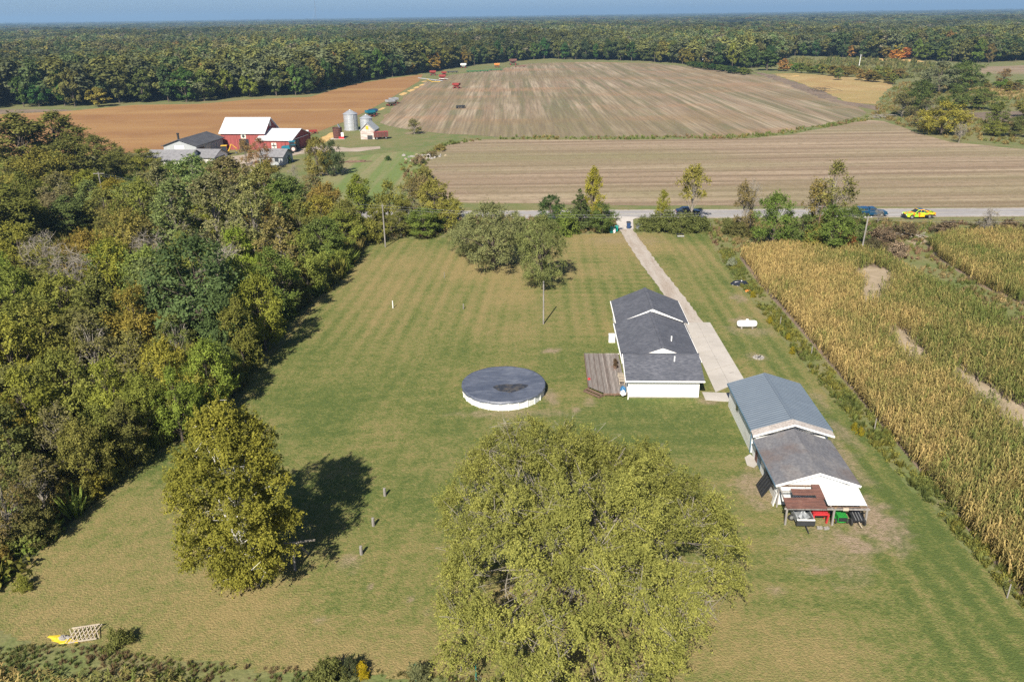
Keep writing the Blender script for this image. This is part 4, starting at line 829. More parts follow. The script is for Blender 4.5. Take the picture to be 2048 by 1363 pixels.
# ================================================================ house, pool, sheds
layered('shingle_dark', (.060, .066, .084), [dict(type='brick', sc=1, bw=.34, rh=.16, lo=0, hi=1, col=(.110, .115, .135), amt=.85), dict(sc=(3, 9, 3), lo=.5, hi=.7, col=(.135, .142, .165), amt=.75, det=4), dict(sc=.4, lo=.4, hi=.65, col=(.055, .06, .075), amt=.5, det=5)], .85, [((6, 12, 6), .5, .03)])
layered('shingle_dark_cross', (.060, .066, .084), [dict(type='brick', sc=1, bw=.4, rh=.16, lo=0, hi=1, col=(.105, .11, .13), amt=.85), dict(sc=(2.2, 9, 3), lo=.5, hi=.68, col=(.145, .15, .17), amt=.8, det=3), dict(sc=.4, lo=.4, hi=.65, col=(.055, .06, .075), amt=.5, det=5)], .85, [((6, 12, 6), .5, .03)])
layered('shingle_old', (.120, .122, .135), [dict(type='brick', sc=1, rot=90, bw=.3, rh=.16, lo=0, hi=1, col=(.17, .17, .18), amt=.8), dict(sc=(.8, .3, 1), lo=.48, hi=.62, col=(.21, .20, .195), amt=.6, det=5), dict(sc=.35, lo=.52, hi=.68, col=(.13, .10, .09), amt=.7, det=5), dict(sc=5, lo=.4, hi=.7, col=(.07, .07, .08), amt=.5, det=4)], .9, [((9, 9, 9), .5, .03)])
layered('shingle_pale', (.36, .33, .31), [dict(sc=7, lo=.4, hi=.6, col=(.24, .215, .20), det=5), dict(sc=1, lo=.5, hi=.7, col=(.42, .40, .38), amt=.6, det=5)], .9, [((12, 12, 12), .5, .02)])
layered('white_siding', (.78, .77, .74), [dict(sc=(.3, .3, 2), lo=.55, hi=.8, col=(.66, .64, .59), amt=.6, det=5), dict(sc=(.2, .2, 9), lo=.3, hi=.7, col=(.72, .71, .69), amt=.6, det=1)], .6)
layered('white_paint', (.80, .80, .78), [dict(sc=2, lo=.5, hi=.8, col=(.70, .69, .66), amt=.5, det=5)], .5)
layered('weathered_white', (.70, .71, .70), [dict(sc=(.5, .5, 1.2), lo=.5, hi=.75, col=(.55, .53, .49), amt=.7, det=6), dict(sc=(5, 5, .3), lo=.5, hi=.7, col=(.62, .62, .61), amt=.7, det=2)], .55)
layered('roof_metal', (.098, .125, .160), [dict(sc=(.4, 2, 1), lo=.45, hi=.7, col=(.118, .147, .182), amt=.8, det=4), dict(sc=.6, lo=.55, hi=.75, col=(.082, .105, .137), amt=.5, det=5)], .6, [], .0, .3)
layered('trim_blue_shade', (.10, .17, .23), [dict(sc=2, lo=.4, hi=.7, col=(.075, .13, .18), det=4)], .5)  # white trim: its bluish shade is put into the colour
layered('deck_wood', (.215, .195, .18), [dict(sc=(9, .6, 1), lo=.4, hi=.6, col=(.17, .148, .135), det=5), dict(sc=.5, lo=.62, hi=.72, col=(.25, .14, .10), amt=.6, det=4)], .9, [((30, 2, 2), .4, .02)])
layered('deck_wood_pale', (.29, .26, .24), [dict(sc=(9, .6, 1), lo=.4, hi=.6, col=(.22, .19, .175), det=5)], .9)
layered('deck_wood_dark', (.17, .14, .125), [dict(sc=(9, .6, 1), lo=.4, hi=.6, col=(.12, .10, .09), det=5)], .9)
layered('grey_wood', (.25, .235, .22), [dict(sc=(6, 6, .8), lo=.4, hi=.65, col=(.15, .14, .13), det=5)], .95, [((20, 20, 3), .4, .02)])
layered('brown_wood', (.16, .105, .075), [dict(sc=(6, 6, 1), lo=.4, hi=.65, col=(.10, .065, .045), det=5)], .95)
layered('rust', (.155, .075, .058), [dict(sc=(.8, 5, 1), lo=.4, hi=.62, col=(.105, .055, .045), det=5), dict(sc=2, lo=.55, hi=.75, col=(.21, .12, .095), amt=.7, det=5)], .85, [], .1)
layered('old_white_metal', (.56, .58, .59), [dict(sc=(4, .25, 1), lo=.6, hi=.72, col=(.33, .31, .29), amt=.7, det=4), dict(sc=(9, .2, 1), lo=.3, hi=.7, col=(.50, .52, .53), amt=.7, det=1), dict(sc=1.3, lo=.62, hi=.72, col=(.42, .38, .34), amt=.5, det=6)], .5)
layered('pool_cover', (.062, .074, .105), [dict(sc=.28, lo=.40, hi=.66, col=(.095, .108, .142), det=5, dist=.6), dict(sc=(.5, 1.6, 1), rot=25, lo=.5, hi=.66, col=(.135, .15, .185), amt=.6, det=4, dist=1), dict(sc=2, lo=.5, hi=.75, col=(.042, .05, .075), amt=.5, det=5)], .5, [((1.0, 2.4, 1), .5, .10), (5, .3, .03)], 0, .6)
layered('puddle', (.030, .032, .036), [dict(sc=1.2, lo=.45, hi=.62, col=(.085, .075, .06), det=7), dict(sc=6, lo=.6, hi=.7, col=(.13, .11, .08), amt=.8, det=4)], .22, [], 0, .5)
plain('glass_dark', (.03, .04, .05), .08, 0, .6)
plain('black_plastic', (.02, .021, .024), .5)
plain('dark_metal', (.055, .058, .062), .5, .4)
plain('tyre', (.022, .022, .022), .85)
plain('steel', (.42, .43, .44), .4, .7)
plain('grey_plastic', (.22, .235, .25), .5)
plain('cream_wood', (.42, .36, .28), .8)
plain('red_paint', (.42, .03, .035), .4)
plain('green_paint', (.02, .22, .035), .4)
plain('yellow_paint', (.62, .38, .03), .45)
plain('teal_plastic', (.0, .20, .165), .4)
plain('teal_paint', (.01, .14, .20), .4)
plain('blue_plastic', (.02, .05, .13), .45)
plain('blue_tarp', (.03, .14, .30), .5)
plain('stone', (.27, .255, .235), .9, var=.35)
plain('orange_plastic', (.62, .22, .05), .5)
plain('tarp_black', (.018, .022, .032), .35, 0, .6)
plain('yellow_plastic', (.58, .44, .03), .5)
HR = R(-2.4)
# ---- house
hs = thing('house', 'white ranch house with dark shingle roofs beside the wooden deck', 'house', (12.0, 74.6, 0), HR)
def gable_v(o, u0, u1, v0, v1, ze, zr, um, roofmat, over, th=.12):
    """gable roof, ridge along v"""
    MB().slab([(u0, v0, ze), (um, v0, zr), (um, v1, zr), (u0, v1, ze)], th).build('roof_slope', roofmat, o)
    MB().slab([(um + .004, v0, zr), (u1, v0, ze), (u1, v1, ze), (um + .004, v1, zr)], th).build('roof_slope', roofmat, o)
# walls
MB().prism([(0, -.2), (7.3, -.2), (7.3, 2.08), (0, 2.08)], 0, 3.5, 'y').build('wall', 'white_siding', hs)
for u in (0.01, 7.21):
    MB().prism([(0, 2.085), (3.6, 2.085), (3.6, 3.22)], u, u + .08, 'x').build('gable_wall', 'white_siding', hs)
MB().bx(.15, 7.75, 3.51, 15.3, -.2, 2.3).build('wall', 'white_siding', hs)
MB().bx(.25, 8.2, 15.31, 22.9, -.2, 2.4).build('wall', 'white_siding', hs)
# wing roof: ridge across
MB().slab([(-.35, -.42, 2.13), (7.72, -.42, 2.13), (7.72, 3.62, 3.42), (-.35, 3.62, 3.42)], .12).build('roof_slope', 'shingle_dark_cross', hs)
MB().slab([(-.35, 3.625, 3.42), (7.72, 3.625, 3.42), (7.72, 5.2, 2.92), (-.35, 5.2, 2.92)], .12).build('roof_slope', 'shingle_dark_cross', hs)
gable_v(hs, -.28, 8.12, 3.9, 15.45, 2.42, 3.98, 3.95, 'shingle_dark', .3)
gable_v(hs, -.05, 8.62, 15.2, 23.2, 2.52, 4.32, 4.25, 'shingle_dark', .3)
MB().add([(1.6, 3.89, 3.1), (6.3, 3.89, 3.1), (3.95, 3.89, 3.93), (1.6, 4.2, 3.1), (6.3, 4.2, 3.1), (3.95, 4.2, 3.93)], [(0, 1, 2), (5, 4, 3), (0, 3, 4, 1), (1, 4, 5, 2), (2, 5, 3, 0)]).build('gable_wall', 'white_siding', hs)
# gable wall and barge boards above the middle roof
for s0, s1 in (((0.55, 2.66), (4.25, 4.28)), ((7.95, 2.70), (4.25, 4.28))):
    (a, za), (b, zb) = s0, s1
    MB().add([(a, 15.16, za - .05), (b, 15.16, zb - .30), (b, 15.16, zb), (a, 15.16, za + .02), (a, 15.22, za - .05), (b, 15.22, zb - .30), (b, 15.22, zb), (a, 15.22, za + .02)], [(0, 1, 2, 3), (7, 6, 5, 4), (0, 4, 5, 1), (1, 5, 6, 2), (2, 6, 7, 3), (3, 7, 4, 0)]).build('barge_board', 'white_paint', hs)
# fascias, gutters
MB().bx(-.38, 7.75, -.50, -.425, 1.98, 2.12).build('fascia', 'white_paint', hs)
for (x, y0, y1, z) in ((-.34, 3.7, 15.3, 2.36), (8.14, 4.0, 15.3, 2.36), (-.11, 15.2, 23.2, 2.46), (8.64, 15.2, 23.2, 2.46)):
    MB().bx(x - .05, x + .05, y0, y1, z - .10, z + .03).build('gutter', 'white_paint', hs)
for (u, z0, z1) in ((-.38, 2.10, 3.42),): 
    MB().slab([(u - .03, -.45, 2.12), (u + .025, -.45, 2.12), (u + .025, 3.6, 3.42), (u - .03, 3.6, 3.42)], .18).build('barge_board', 'white_paint', hs)
MB().box((3.97, 9.7, 4.0), (.28, 11.4, .05)).build('ridge_cap', 'shingle_dark_cross', hs)
MB().box((4.25, 19.2, 4.345), (.34, 7.9, .05)).build('ridge_cap', 'shingle_dark_cross', hs)
MB().box((3.7, 3.62, 3.44), (8.1, .26, .05)).build('ridge_cap', 'shingle_dark', hs)
for u, v, z in ((5.35, 7.2, 3.55), (5.0, 2.5, 3.15)):
    MB().lathe([(.07, -.2), (.07, .42), (.085, .42), (.085, .46)], 8, (u, v, z)).build('vent_pipe', 'white_paint', hs)
for v, w, z0, z1 in ((1.2, .9, .25, 1.95), (5.2, 1.4, .9, 1.9), (9.5, 1.4, .9, 1.9), (12.6, .9, .9, 1.9), (17.5, 1.6, .9, 1.95), (20.8, 1.2, .9, 1.95)):
    x = 0 if v < 3.5 else (.15 if v < 15 else .25)
    wn = MB().bx(x - .045, x + .02, v - w / 2, v + w / 2, z0, z1).build('door' if z0 < .5 else 'window', 'white_paint', hs)
    MB().bx(x - .06, x - .046, v - w / 2 + .08, v + w / 2 - .08, z0 + .08 if z0 > .5 else 1.05, z1 - .08).build('pane', 'glass_dark', wn)
for v in (8, 12, 18.5):
    wn = MB().bx(7.745 if v < 15 else 8.195, 7.80 if v < 15 else 8.25, v - .8, v + .8, .9, 1.95).build('window', 'white_paint', hs)
    MB().bx(7.802 if v < 15 else 8.252, 7.82 if v < 15 else 8.27, v - .7, v + .7, 1.0, 1.85).build('pane', 'glass_dark', wn)
MB().tube([(.02, -.06, 2.0), (.02, -.06, .1), (-.05, -.5, .05)], .05, 6).build('downspout', 'white_paint', hs)
MB().tube([(.0, 11.0, .25), (-1.4, 11.1, .2)], .05, 6).build('drain_pipe', 'white_paint', hs)
MB().bx(-.02, 7.32, -.02, -.001, -.1, .12).build('foundation', 'stone', hs)
def loc_h(u, v): c, s = math.cos(HR), math.sin(HR); return (12.0 + u * c - v * s, 74.6 + u * s + v * c)
ac = thing('utility_box', 'white electric meter box on the wall side of the ranch house', 'utility box', (*loc_h(-.45, 15.4), 0), HR)
MB().bx(-.4, .35, -.35, .35, 0, .95).build('cabinet', 'white_paint', ac); MB().bx(-.42, -.401, -.25, .25, .2, .8).build('grille', 'grey_plastic', ac); MB().bx(-.45, .4, -.4, .4, -.05, -.0).build('base', 'stone', ac)
tr = thing('trellis', 'black slatted screen leaning beside the house on the concrete drive', 'screen', (*loc_h(8.55, 13.2), 0.07), HR)
for k in range(5): MB().box((.0, -.6 + k * .3, .75), (.05, .09, 1.5), tilt=('Y', .12)).build('slat', 'black_plastic', tr)
for z in (.2, 1.35): MB().box((.04, 0, z), (.05, 1.4, .07)).build('rail', 'black_plastic', tr)
# ---- deck
dk = thing('deck', 'weathered wooden deck with corner steps against the house', 'deck', (*loc_h(-4.05, .2), 0), HR)
DW, DL, DZ = 3.95, 10.6, .42
nb = 28; bw = DW / nb
for k in range(nb):
    u0 = k * bw; cut = max(0, 1.55 - u0)          # chamfered corner towards the steps
    MB().bx(u0 + .010, u0 + bw - .012, cut + .02, DL + random.uniform(-.03, .03), DZ - .035, DZ + random.uniform(-.004, .004)).build('board', random.choice(('deck_wood', 'deck_wood', 'deck_wood_pale', 'deck_wood_dark')), dk)
MB().bx(1.5, DW, -.02, .018, .18, DZ - .037).build('rim_joist', 'brown_wood', dk); MB().bx(-.03, .004, 1.5, DL, .18, DZ - .037).build('rim_joist', 'brown_wood', dk); MB().bx(0.01, DW, DL - .3, DL - .26, .18, DZ - .037).build('rim_joist', 'brown_wood', dk)
for u, v in ((1.6, .1), (2.7, .1), (3.85, .1), (.08, 1.7), (.08, 5), (.08, 9.9)): MB().bx(u - .05, u + .05, v - .05, v + .05, -.1, DZ - .04).build('post', 'brown_wood', dk)
for k in range(2):
    d = .25 + k * .34; z = DZ - .14 * (k + 1)
    c = Vector((.75, .78, 0)) + Vector((-1, -1, 0)).normalized() * d
    MB().box((c.x, c.y, z), (2.2, .30, .05), rz=R(-45)).build('step', 'brown_wood', dk)
for s in (-1, 1):
    c = Vector((.75, .78, 0)) + Vector((1, -1, 0)).normalized() * s * 1.05 + Vector((-1, -1, 0)).normalized() * .35
    MB().box((c.x, c.y, .13), (.05, .75, .26), rz=R(-45)).build('stringer', 'brown_wood', dk)
# things on the deck
bn = thing('slat_bench', 'cream slatted bench standing on the deck beside the house door', 'bench', (*loc_h(-.42, 3.3), DZ), HR)
for k in range(6): MB().box((0, -1.0 + k * .38, .42), (.62, .13, .04)).build('slat', 'cream_wood', bn)
for s in (-1, 1):
    MB().box((.28 * s, 0, .38), (.06, 2.3, .05)).build('rail', 'cream_wood', bn)
    for t_ in (-1, 1): MB().box((.26 * s, 1.0 * t_, .18), (.06, .06, .36)).build('leg', 'cream_wood', bn)
def pot(u, v, r_, label):
    o = thing('flower_pot', label, 'flower pot', (*loc_h(u, v), DZ), 0)
    MB().lathe([(r_ * .65, 0), (r_, .32), (r_ * 1.08, .32), (r_ * 1.08, .36), (r_ * .9, .36), (r_ * .8, .28)], 12).build('pot', 'brown_wood', o)
    s = SP['shrub'][0]; c = link('plant', s['crown'], o); c.scale = (.12, .12, .14); c.location = (0, 0, .28); c.color = (.07, .05, .03, 1)
pot(-.7, 7.6, .22, 'dark flower pot by the house wall at the back of the deck'); pot(-.8, 6.5, .26, 'brown flower pot with a dead plant on the deck')
th = thing('tarp_heap', 'blue tarp bundled at the deck corner against the house wall', 'tarp', (*loc_h(-.42, .8), DZ), HR)
def lump(name, rx, ry, rz_, seed, mat, parent, loc=(0, 0, 0), n=12, m=7, rough=.25):
    r_ = random.Random(seed); v = []; f = []
    for i in range(m + 1):
        t_ = i / m * math.pi / 2
        for k in range(n):
            a = 2 * math.pi * k / n; q = 1 + r_.uniform(-rough, rough); v.append((rx * math.cos(a) * math.cos(t_) * q + loc[0], ry * math.sin(a) * math.cos(t_) * q + loc[1], rz_ * math.sin(t_) * (1 + r_.uniform(-rough, rough)) + loc[2] + (0 if i else -.02)))
    f = [(i * n + k, i * n + (k + 1) % n, (i + 1) * n + (k + 1) % n, (i + 1) * n + k) for i in range(m) for k in range(n)]
    return MB().add(v, f).build(name, mat, parent)
lump('tarp', .3, .55, .45, 3, 'blue_tarp', th); lump('cushion', .28, .38, .35, 4, 'white_paint', th, (-.1, -.75, 0))
rt = thing('toy', 'small red plastic toy at the edge of the weathered deck', 'toy', (*loc_h(-3.85, 3.6), DZ)); lump('body', .16, .22, .16, 9, 'red_paint', rt); MB().lathe([(.07, -.03), (.07, .03)], 8, (0, .2, .07), 'x').build('wheel', 'black_plastic', rt)
# ---- pool
px_, py_ = (G(925, 785)[0] + G(1090, 785)[0]) / 2, 76.3
pl = thing('swimming_pool', 'round above-ground pool with white wall and sagging blue cover', 'pool', (px_, py_, 0))
PR, PH, NP = 4.28, .98, 26
for k in range(NP):
    a0, a1 = 2 * math.pi * k / NP, 2 * math.pi * (k + 1) / NP; m = MB(); pr = []
    for j in range(4):
        a = a0 + (a1 - a0) * j / 3; pr.append((PR * math.cos(a), PR * math.sin(a)))
    vs = [(x, y, z) for z in (-.05, PH) for x, y in pr] + [(x * .985, y * .985, z) for z in (-.05, PH) for x, y in pr]
    m.add(vs, [(j, j + 1, j + 5, j + 4) for j in range(3)] + [(j + 12, j + 13, j + 9, j + 8) for j in range(3)] + [(4, 5, 13, 12), (5, 6, 14, 13), (6, 7, 15, 14)]).build('wall_panel', 'weathered_white', pl)
    MB().box(((PR + .04) * math.cos(a0), (PR + .04) * math.sin(a0), PH / 2), (.07, .13, PH), rz=a0).build('upright', 'weathered_white', pl)
MB().lathe([(PR - .07, PH + .004), (PR + .08, PH + .004), (PR + .08, PH + .03), (PR - .07, PH + .03)], 52, ring=True).build('top_rail', 'weathered_white', pl)
def cover():
    nr, na = 34, 96; V = []; g = np.random.default_rng(3); ph = g.uniform(0, 6.28, 20)
    for i in range(nr + 1):
        r_ = (PR + .13) * i / nr
        for k in range(na):
            a = 2 * math.pi * k / na; t_ = i / nr; x, y = r_ * math.cos(a), r_ * math.sin(a)
            z = PH + .085 - .20 * (1 - t_ ** 2.6) + .022 * math.sin(2.1 * x + 1.3 * y + ph[0]) * (1 - t_ ** 4) + .014 * math.sin(4.1 * x - 3.3 * y + ph[1]) * (1 - t_ ** 3) + .012 * math.sin(17 * a + ph[2] + 2 * t_) * t_ ** 2 * (1 - t_ ** 9) + .02 * math.sin(1.2 * y - 2.9 * x + 2 * math.sin(y))
            z -= .09 * math.exp(-((x - .5) ** 2 + (y + .7) ** 2) / 1.8)
            if i >= nr - 1: z = max(z, PH + .065)
            V.append((x, y, z))
    drop = [((PR + .15 + .03 * math.sin(k * 1.7)) * math.cos(2 * math.pi * k / na), (PR + .15 + .03 * math.sin(k * 1.7)) * math.sin(2 * math.pi * k / na), PH - .13 - .07 * abs(math.sin(k * .41 + 1)) - .05 * math.sin(k * .13)) for k in range(na)]
    V += drop
    F = [(i * na + k, i * na + (k + 1) % na, (i + 1) * na + (k + 1) % na, (i + 1) * na + k) for i in range(nr + 1) for k in range(na)]
    return MB().add(V, F).build('cover', 'pool_cover', pl, True)
cv = cover()
r_ = random.Random(5); q = [(.75 + (1.45 + .45 * math.sin(2 * a + 1) + .22 * math.sin(5 * a)) * math.cos(a), -.65 + (.95 + .22 * math.sin(3 * a)) * math.sin(a)) for a in [2 * math.pi * k / 48 for k in range(48)]]
pz = .885; MB().add([(x, y, pz) for x, y in q] + [(x, y, pz - .03) for x, y in q], [tuple(range(48))] + [(k, k + 48, (k + 1) % 48 + 48, (k + 1) % 48) for k in range(48)]).build('puddle', 'puddle', cv)
# ---- garage with blue metal roof
GX, GY, GR_ = 21.45, 62.15, R(-2.4)
def loc_g(u, v): c, s = math.cos(GR_), math.sin(GR_); return (GX + u * c - v * s, GY + u * s + v * c)
ga = thing('garage', 'white garage with ribbed blue grey metal roof next to the concrete drive', 'garage', (GX, GY, 0), GR_)
MB().bx(0, 6.75, .9, 10.2, -.2, 2.42).build('wall', 'weathered_white', ga)
for v in (.9, 10.12): MB().prism([(0, 2.425), (6.75, 2.425), (3.37, 3.45)], v, v + .08, 'y').build('gable_wall', 'weathered_white', ga)
for s in (0, 1):
    a, b = ((-.18, 2.42), (3.37, 3.58)) if s == 0 else ((6.95, 2.42), (3.375, 3.58))
    rf = MB().slab([(a[0], .75, a[1]), (b[0], .75, b[1]), (b[0], 10.5, b[1]), (a[0], 10.5, a[1])], .06).build('roof_slope', 'roof_metal', ga)
    n = 27
    for k in range(n):
        v = .82 + k * (9.6 / (n - 1)); hgt_ = .05
        d = Vector((b[0] - a[0], 0, b[1] - a[1])).normalized(); nn = Vector((-d.z, 0, d.x)); nn = nn if nn.z > 0 else -nn
        w_ = .09
        p = [Vector((a[0], v - w_, a[1])) + nn * .002, Vector((b[0], v - w_, b[1])) + nn * .002, Vector((b[0], v + w_, b[1])) + nn * .002, Vector((a[0], v + w_, a[1])) + nn * .002]
        t_ = [Vector((a[0], v - w_ * .35, a[1])) + nn * hgt_, Vector((b[0], v - w_ * .35, b[1])) + nn * hgt_, Vector((b[0], v + w_ * .35, b[1])) + nn * hgt_, Vector((a[0], v + w_ * .35, a[1])) + nn * hgt_]
        MB().add(p + t_, [(4, 5, 6, 7), (0, 1, 5, 4), (1, 2, 6, 5), (2, 3, 7, 6), (3, 0, 4, 7)]).build('rib', 'roof_metal', rf)
MB().slab([(3.22, .74, 3.585), (3.52, .74, 3.585), (3.52, 10.52, 3.585), (3.22, 10.52, 3.585)], .02).build('ridge_cap', 'roof_metal', ga)
MB().bx(-.26, -.182, .7, 10.5, 2.27, 2.42).build('gutter', 'trim_blue_shade', ga); MB().bx(6.953, 7.02, .7, 10.5, 2.27, 2.42).build('gutter', 'trim_blue_shade', ga)
for a, b in (((-.2, 2.40), (3.37, 3.56)), ((6.97, 2.40), (3.375, 3.56))):
    MB().slab([(a[0], -.02, a[1] - .16), (b[0], -.02, b[1] - .16), (b[0], .74, b[1] - .03), (a[0], .74, a[1] - .03)], .08).build('porch_roof', 'shingle_pale', ga)
    MB().slab([(a[0], -.10, a[1] - .15), (b[0], -.10, b[1] - .15), (b[0], -.022, b[1] - .15), (a[0], -.022, a[1] - .15)], .14).build('barge_board', 'white_paint', ga)
MB().tube([(-.1, .8, 2.3), (-.06, .8, .1)], .06, 6).build('downspout', 'trim_blue_shade', ga)
MB().bx(-.03, .0, .86, .98, 0, 2.3).build('corner_board', 'trim_blue_shade', ga)
MB().bx(-.02, -.001, 6.5, 7.2, 1.2, 1.9).build('window', 'glass_dark', ga)
# ---- low shed with lean-to
SX, SY = 21.25, 54.75
def loc_s(u, v): c, s = math.cos(GR_), math.sin(GR_); return (SX + u * c - v * s, SY + u * s + v * c)
sh = thing('shed', 'low white shed with old grey shingles and patchwork lean-to', 'shed', (SX, SY, 0), GR_)
MB().bx(0, 6.1, 0, 8.2, -.2, 1.98).build('wall', 'weathered_white', sh)
MB().prism([(-.02, 1.99), (6.12, 1.99), (3.05, 3.0)], -.06, .02, 'y').build('gable_wall', 'old_white_metal', sh)
for a, b in (((-.32, 2.0), (3.05, 3.14)), ((6.42, 2.0), (3.055, 3.14))):
    MB().slab([(a[0], -.25, a[1]), (b[0], -.25, b[1]), (b[0], 7.1, b[1]), (a[0], 7.1, a[1])], .10).build('roof_slope', 'shingle_old', sh)
    MB().slab([(a[0], -.33, a[1] + .01), (b[0], -.33, b[1] + .01), (b[0], -.252, b[1] + .01), (a[0], -.252, a[1] + .01)], .16).build('barge_board', 'white_paint', sh)
MB().bx(-.38, -.322, -.28, 7.1, 1.85, 1.99).build('fascia', 'trim_blue_shade', sh)
for k in range(14): MB().bx(.2 + k * .42, .23 + k * .42, -.075, -.062, .1, 1.97).build('batten', 'weathered_white', sh)
for v0, v1 in ((5.2, 6.2), (3.2, 4.0)): MB().bx(-.03, -.001, v0, v1, .1, 1.7).build('door', 'trim_blue_shade', sh)
MB().bx(-.035, -.001, 6.35, 7.0, .1, 1.75).build('door', 'rust', sh)
# lean-to frame
for u in (-.05, 3.55, 6.05):
    MB().box((u, -2.75, .68), (.14, .14, 1.5)).build('post', 'grey_wood', sh)
MB().box((-.05, -.35, .95), (.10, .10, 1.9)).build('post', 'grey_wood', sh)
MB().box((3.0, -2.75, 1.47), (6.5, .10, .12)).build('beam', 'grey_wood', sh)
MB().box((3.0, -.20, 1.93), (6.2, .08, .10)).build('beam', 'brown_wood', sh)
for u in (-.02, 2.9, 3.35, 6.1): MB().slab([(u - .05, -2.75, 1.56), (u + .05, -2.75, 1.56), (u + .05, -.25, 1.95), (u - .05, -.25, 1.95)], .10).build('rafter', 'grey_wood', sh)
for v, z in ((-.95, 1.83), (-1.75, 1.71)): MB().box((1.45, v, z + .03), (2.9, .09, .05)).build('purlin', 'grey_wood', sh)
def leanz(v): return 1.585 + (v + 2.75) / 2.5 * .39
def panel(u0, u1, v0, v1, mat, dz=0, bend=0):
    """a corrugated roofing sheet"""
    n = max(6, int((u1 - u0) / .055)); V = []; F = []
    for i in range(n + 1):
        u = u0 + (u1 - u0) * i / n
        for v in (v0, v1): V.append((u, v, leanz(v) + dz + .014 * (i % 2) + bend * math.sin(i / n * 3.14)))
    k = len(V); V += [(a, b, c - .006) for a, b, c in V]
    F = [(2 * i, 2 * i + 2, 2 * i + 3, 2 * i + 1) for i in range(n)] + [(k + 2 * i + 1, k + 2 * i + 3, k + 2 * i + 2, k + 2 * i) for i in range(n)] + [(2 * i, 2 * i + k, 2 * i + 2 + k, 2 * i + 2) for i in range(n)]
    return MB().add(V, F).build('roof_sheet', mat, sh)
panel(-.12, 2.95, -2.95, -1.72, 'rust', .05, .02); panel(.72, 2.5, -1.45, -.72, 'rust', .09, -.03); panel(2.45, 3.1, -1.9, -.25, 'rust', .11)
for k in range(3): panel(3.12 + k * .99, 3.12 + (k + 1) * .99 - .01, -2.55, -.24, 'old_white_metal', .06 + .004 * k)
for k in range(4): MB().bx(0.1 + k * .68, .1 + k * .68 + .66, -.09, -.066, .12, 1.75).build('wall_sheet', 'old_white_metal', sh)
MB().box((3.0, -2.62, 1.57), (6.4, .07, .06)).build('beam', 'brown_wood', sh)
MB().box((4.4, -2.80, 1.50), (.42, .10, .22)).build('patch_board', 'cream_wood', sh)
bp = thing('black_panel', 'black ribbed plastic panel leaning on the wall of the low shed', 'panel', (*loc_s(-.55, 1.9), 0), GR_)
MB().box((0, 0, .72), (.06, 1.9, 1.55), tilt=('Y', R(28))).build('sheet', 'black_plastic', bp)
for k in range(4): MB().box((-.055, -.66 + k * .44, .74), (.04, .05, 1.3), tilt=('Y', R(28))).build('rib', 'dark_metal', bp)
ww = thing('white_board', 'white loose board leaning on the near corner of the shed', 'board', (*loc_s(-.2, -.3), 0), GR_)
MB().box((0, .3, .62), (.05, .5, 1.25), tilt=('Y', R(10))).build('sheet', 'weathered_white', ww); MB().box((-.05, .3, .62), (.02, .06, 1.2), tilt=('Y', R(10))).build('batten', 'grey_wood', ww)
# machines under the lean-to
def wheel(o, x, y, r_, w, mat='steel', ax='y'):
    t_ = MB().lathe([(r_ * .55, -w / 2), (r_ * .92, -w / 2), (r_, -w * .3), (r_, w * .3), (r_ * .92, w / 2), (r_ * .55, w / 2)], 16, (x, y, r_), ax, True).build('wheel', 'tyre', o)
    MB().lathe([(r_ * .02, -w * .46), (r_ * .5, -w * .46), (r_ * .57, -w * .40), (r_ * .57, w * .40), (r_ * .5, w * .46), (r_ * .02, w * .46)], 12, (x, y, r_), ax).build('rim', mat, t_)
    return t_
gt = thing('utility_trailer', 'grey tipping trailer full of scrap under the rusty lean-to roof', 'trailer', (*loc_s(1.35, -2.35), 0), GR_)
MB().bx(-.62, .62, -.75, .9, .34, .40).build('floor', 'dark_metal', gt)
for (a, b, c, d) in ((-.66, -.6, -.75, .9), (.6, .66, -.75, .9), (-.66, .66, .9, .96)): MB().bx(a, b, c, d, .36, .82).build('side', 'grey_plastic', gt)
MB().bx(-.70, .70, -.95, -.76, .30, .74).build('tailgate', 'dark_metal', gt); MB().bx(-.68, .68, -.93, -.80, .745, .79).build('rail', 'white_paint', gt)
for s in (-1, 1): wheel(gt, s * .75, .2, .28, .16)
lump('scrap', .5, .65, .42, 15, 'grey_plastic', gt, (0, .05, .42), rough=.5); MB().tube([(0, -.9, .35), (0, -1.75, .2)], .04).build('tow_bar', 'dark_metal', gt)
rd = thing('red_frame', 'red metal arch frame of a garden machine under the rusty lean-to', 'machine frame', (*loc_s(2.72, -2.2), 0), GR_)
MB().box((0, 0, .78), (1.15, .62, .16)).build('hood', 'red_paint', rd)
for s in (-1, 1): MB().box((s * .53, -.28, .40), (.12, .16, .85), tilt=('Y', s * .12)).build('leg', 'red_paint', rd); MB().box((s * .5, .35, .4), (.1, .1, .8)).build('leg', 'red_paint', rd)
MB().box((0, .1, .6), (.8, .5, .22)).build('engine', 'black_plastic', rd)
gm = thing('riding_mower', 'green riding mower parked under the white lean-to roof', 'mower', (*loc_s(4.35, -2.0), 0), GR_)
MB().bx(-.36, .36, -.7, .15, .32, .72).build('hood', 'green_paint', gm); MB().bx(-.42, .42, .1, .95, .30, .55).build('body', 'green_paint', gm); MB().lathe([(.58, .12), (.62, .16), (.62, .28), (.5, .34)], 14, (0, -.05, 0)).build('mower_deck', 'green_paint', gm)
st = MB().bx(-.24, .24, .5, .9, .6, .72).build('seat', 'yellow_paint', gm); MB().bx(-.24, .24, .88, .98, .72, 1.05).build('backrest', 'yellow_paint', st); MB().bx(-.32, .32, -.76, -.705, .36, .66).build('grille', 'black_plastic', gm)
for s in (-1, 1): wheel(gm, s * .45, -.45, .2, .14, 'yellow_paint', 'x'); wheel(gm, s * .5, .65, .28, .2, 'yellow_paint', 'x')
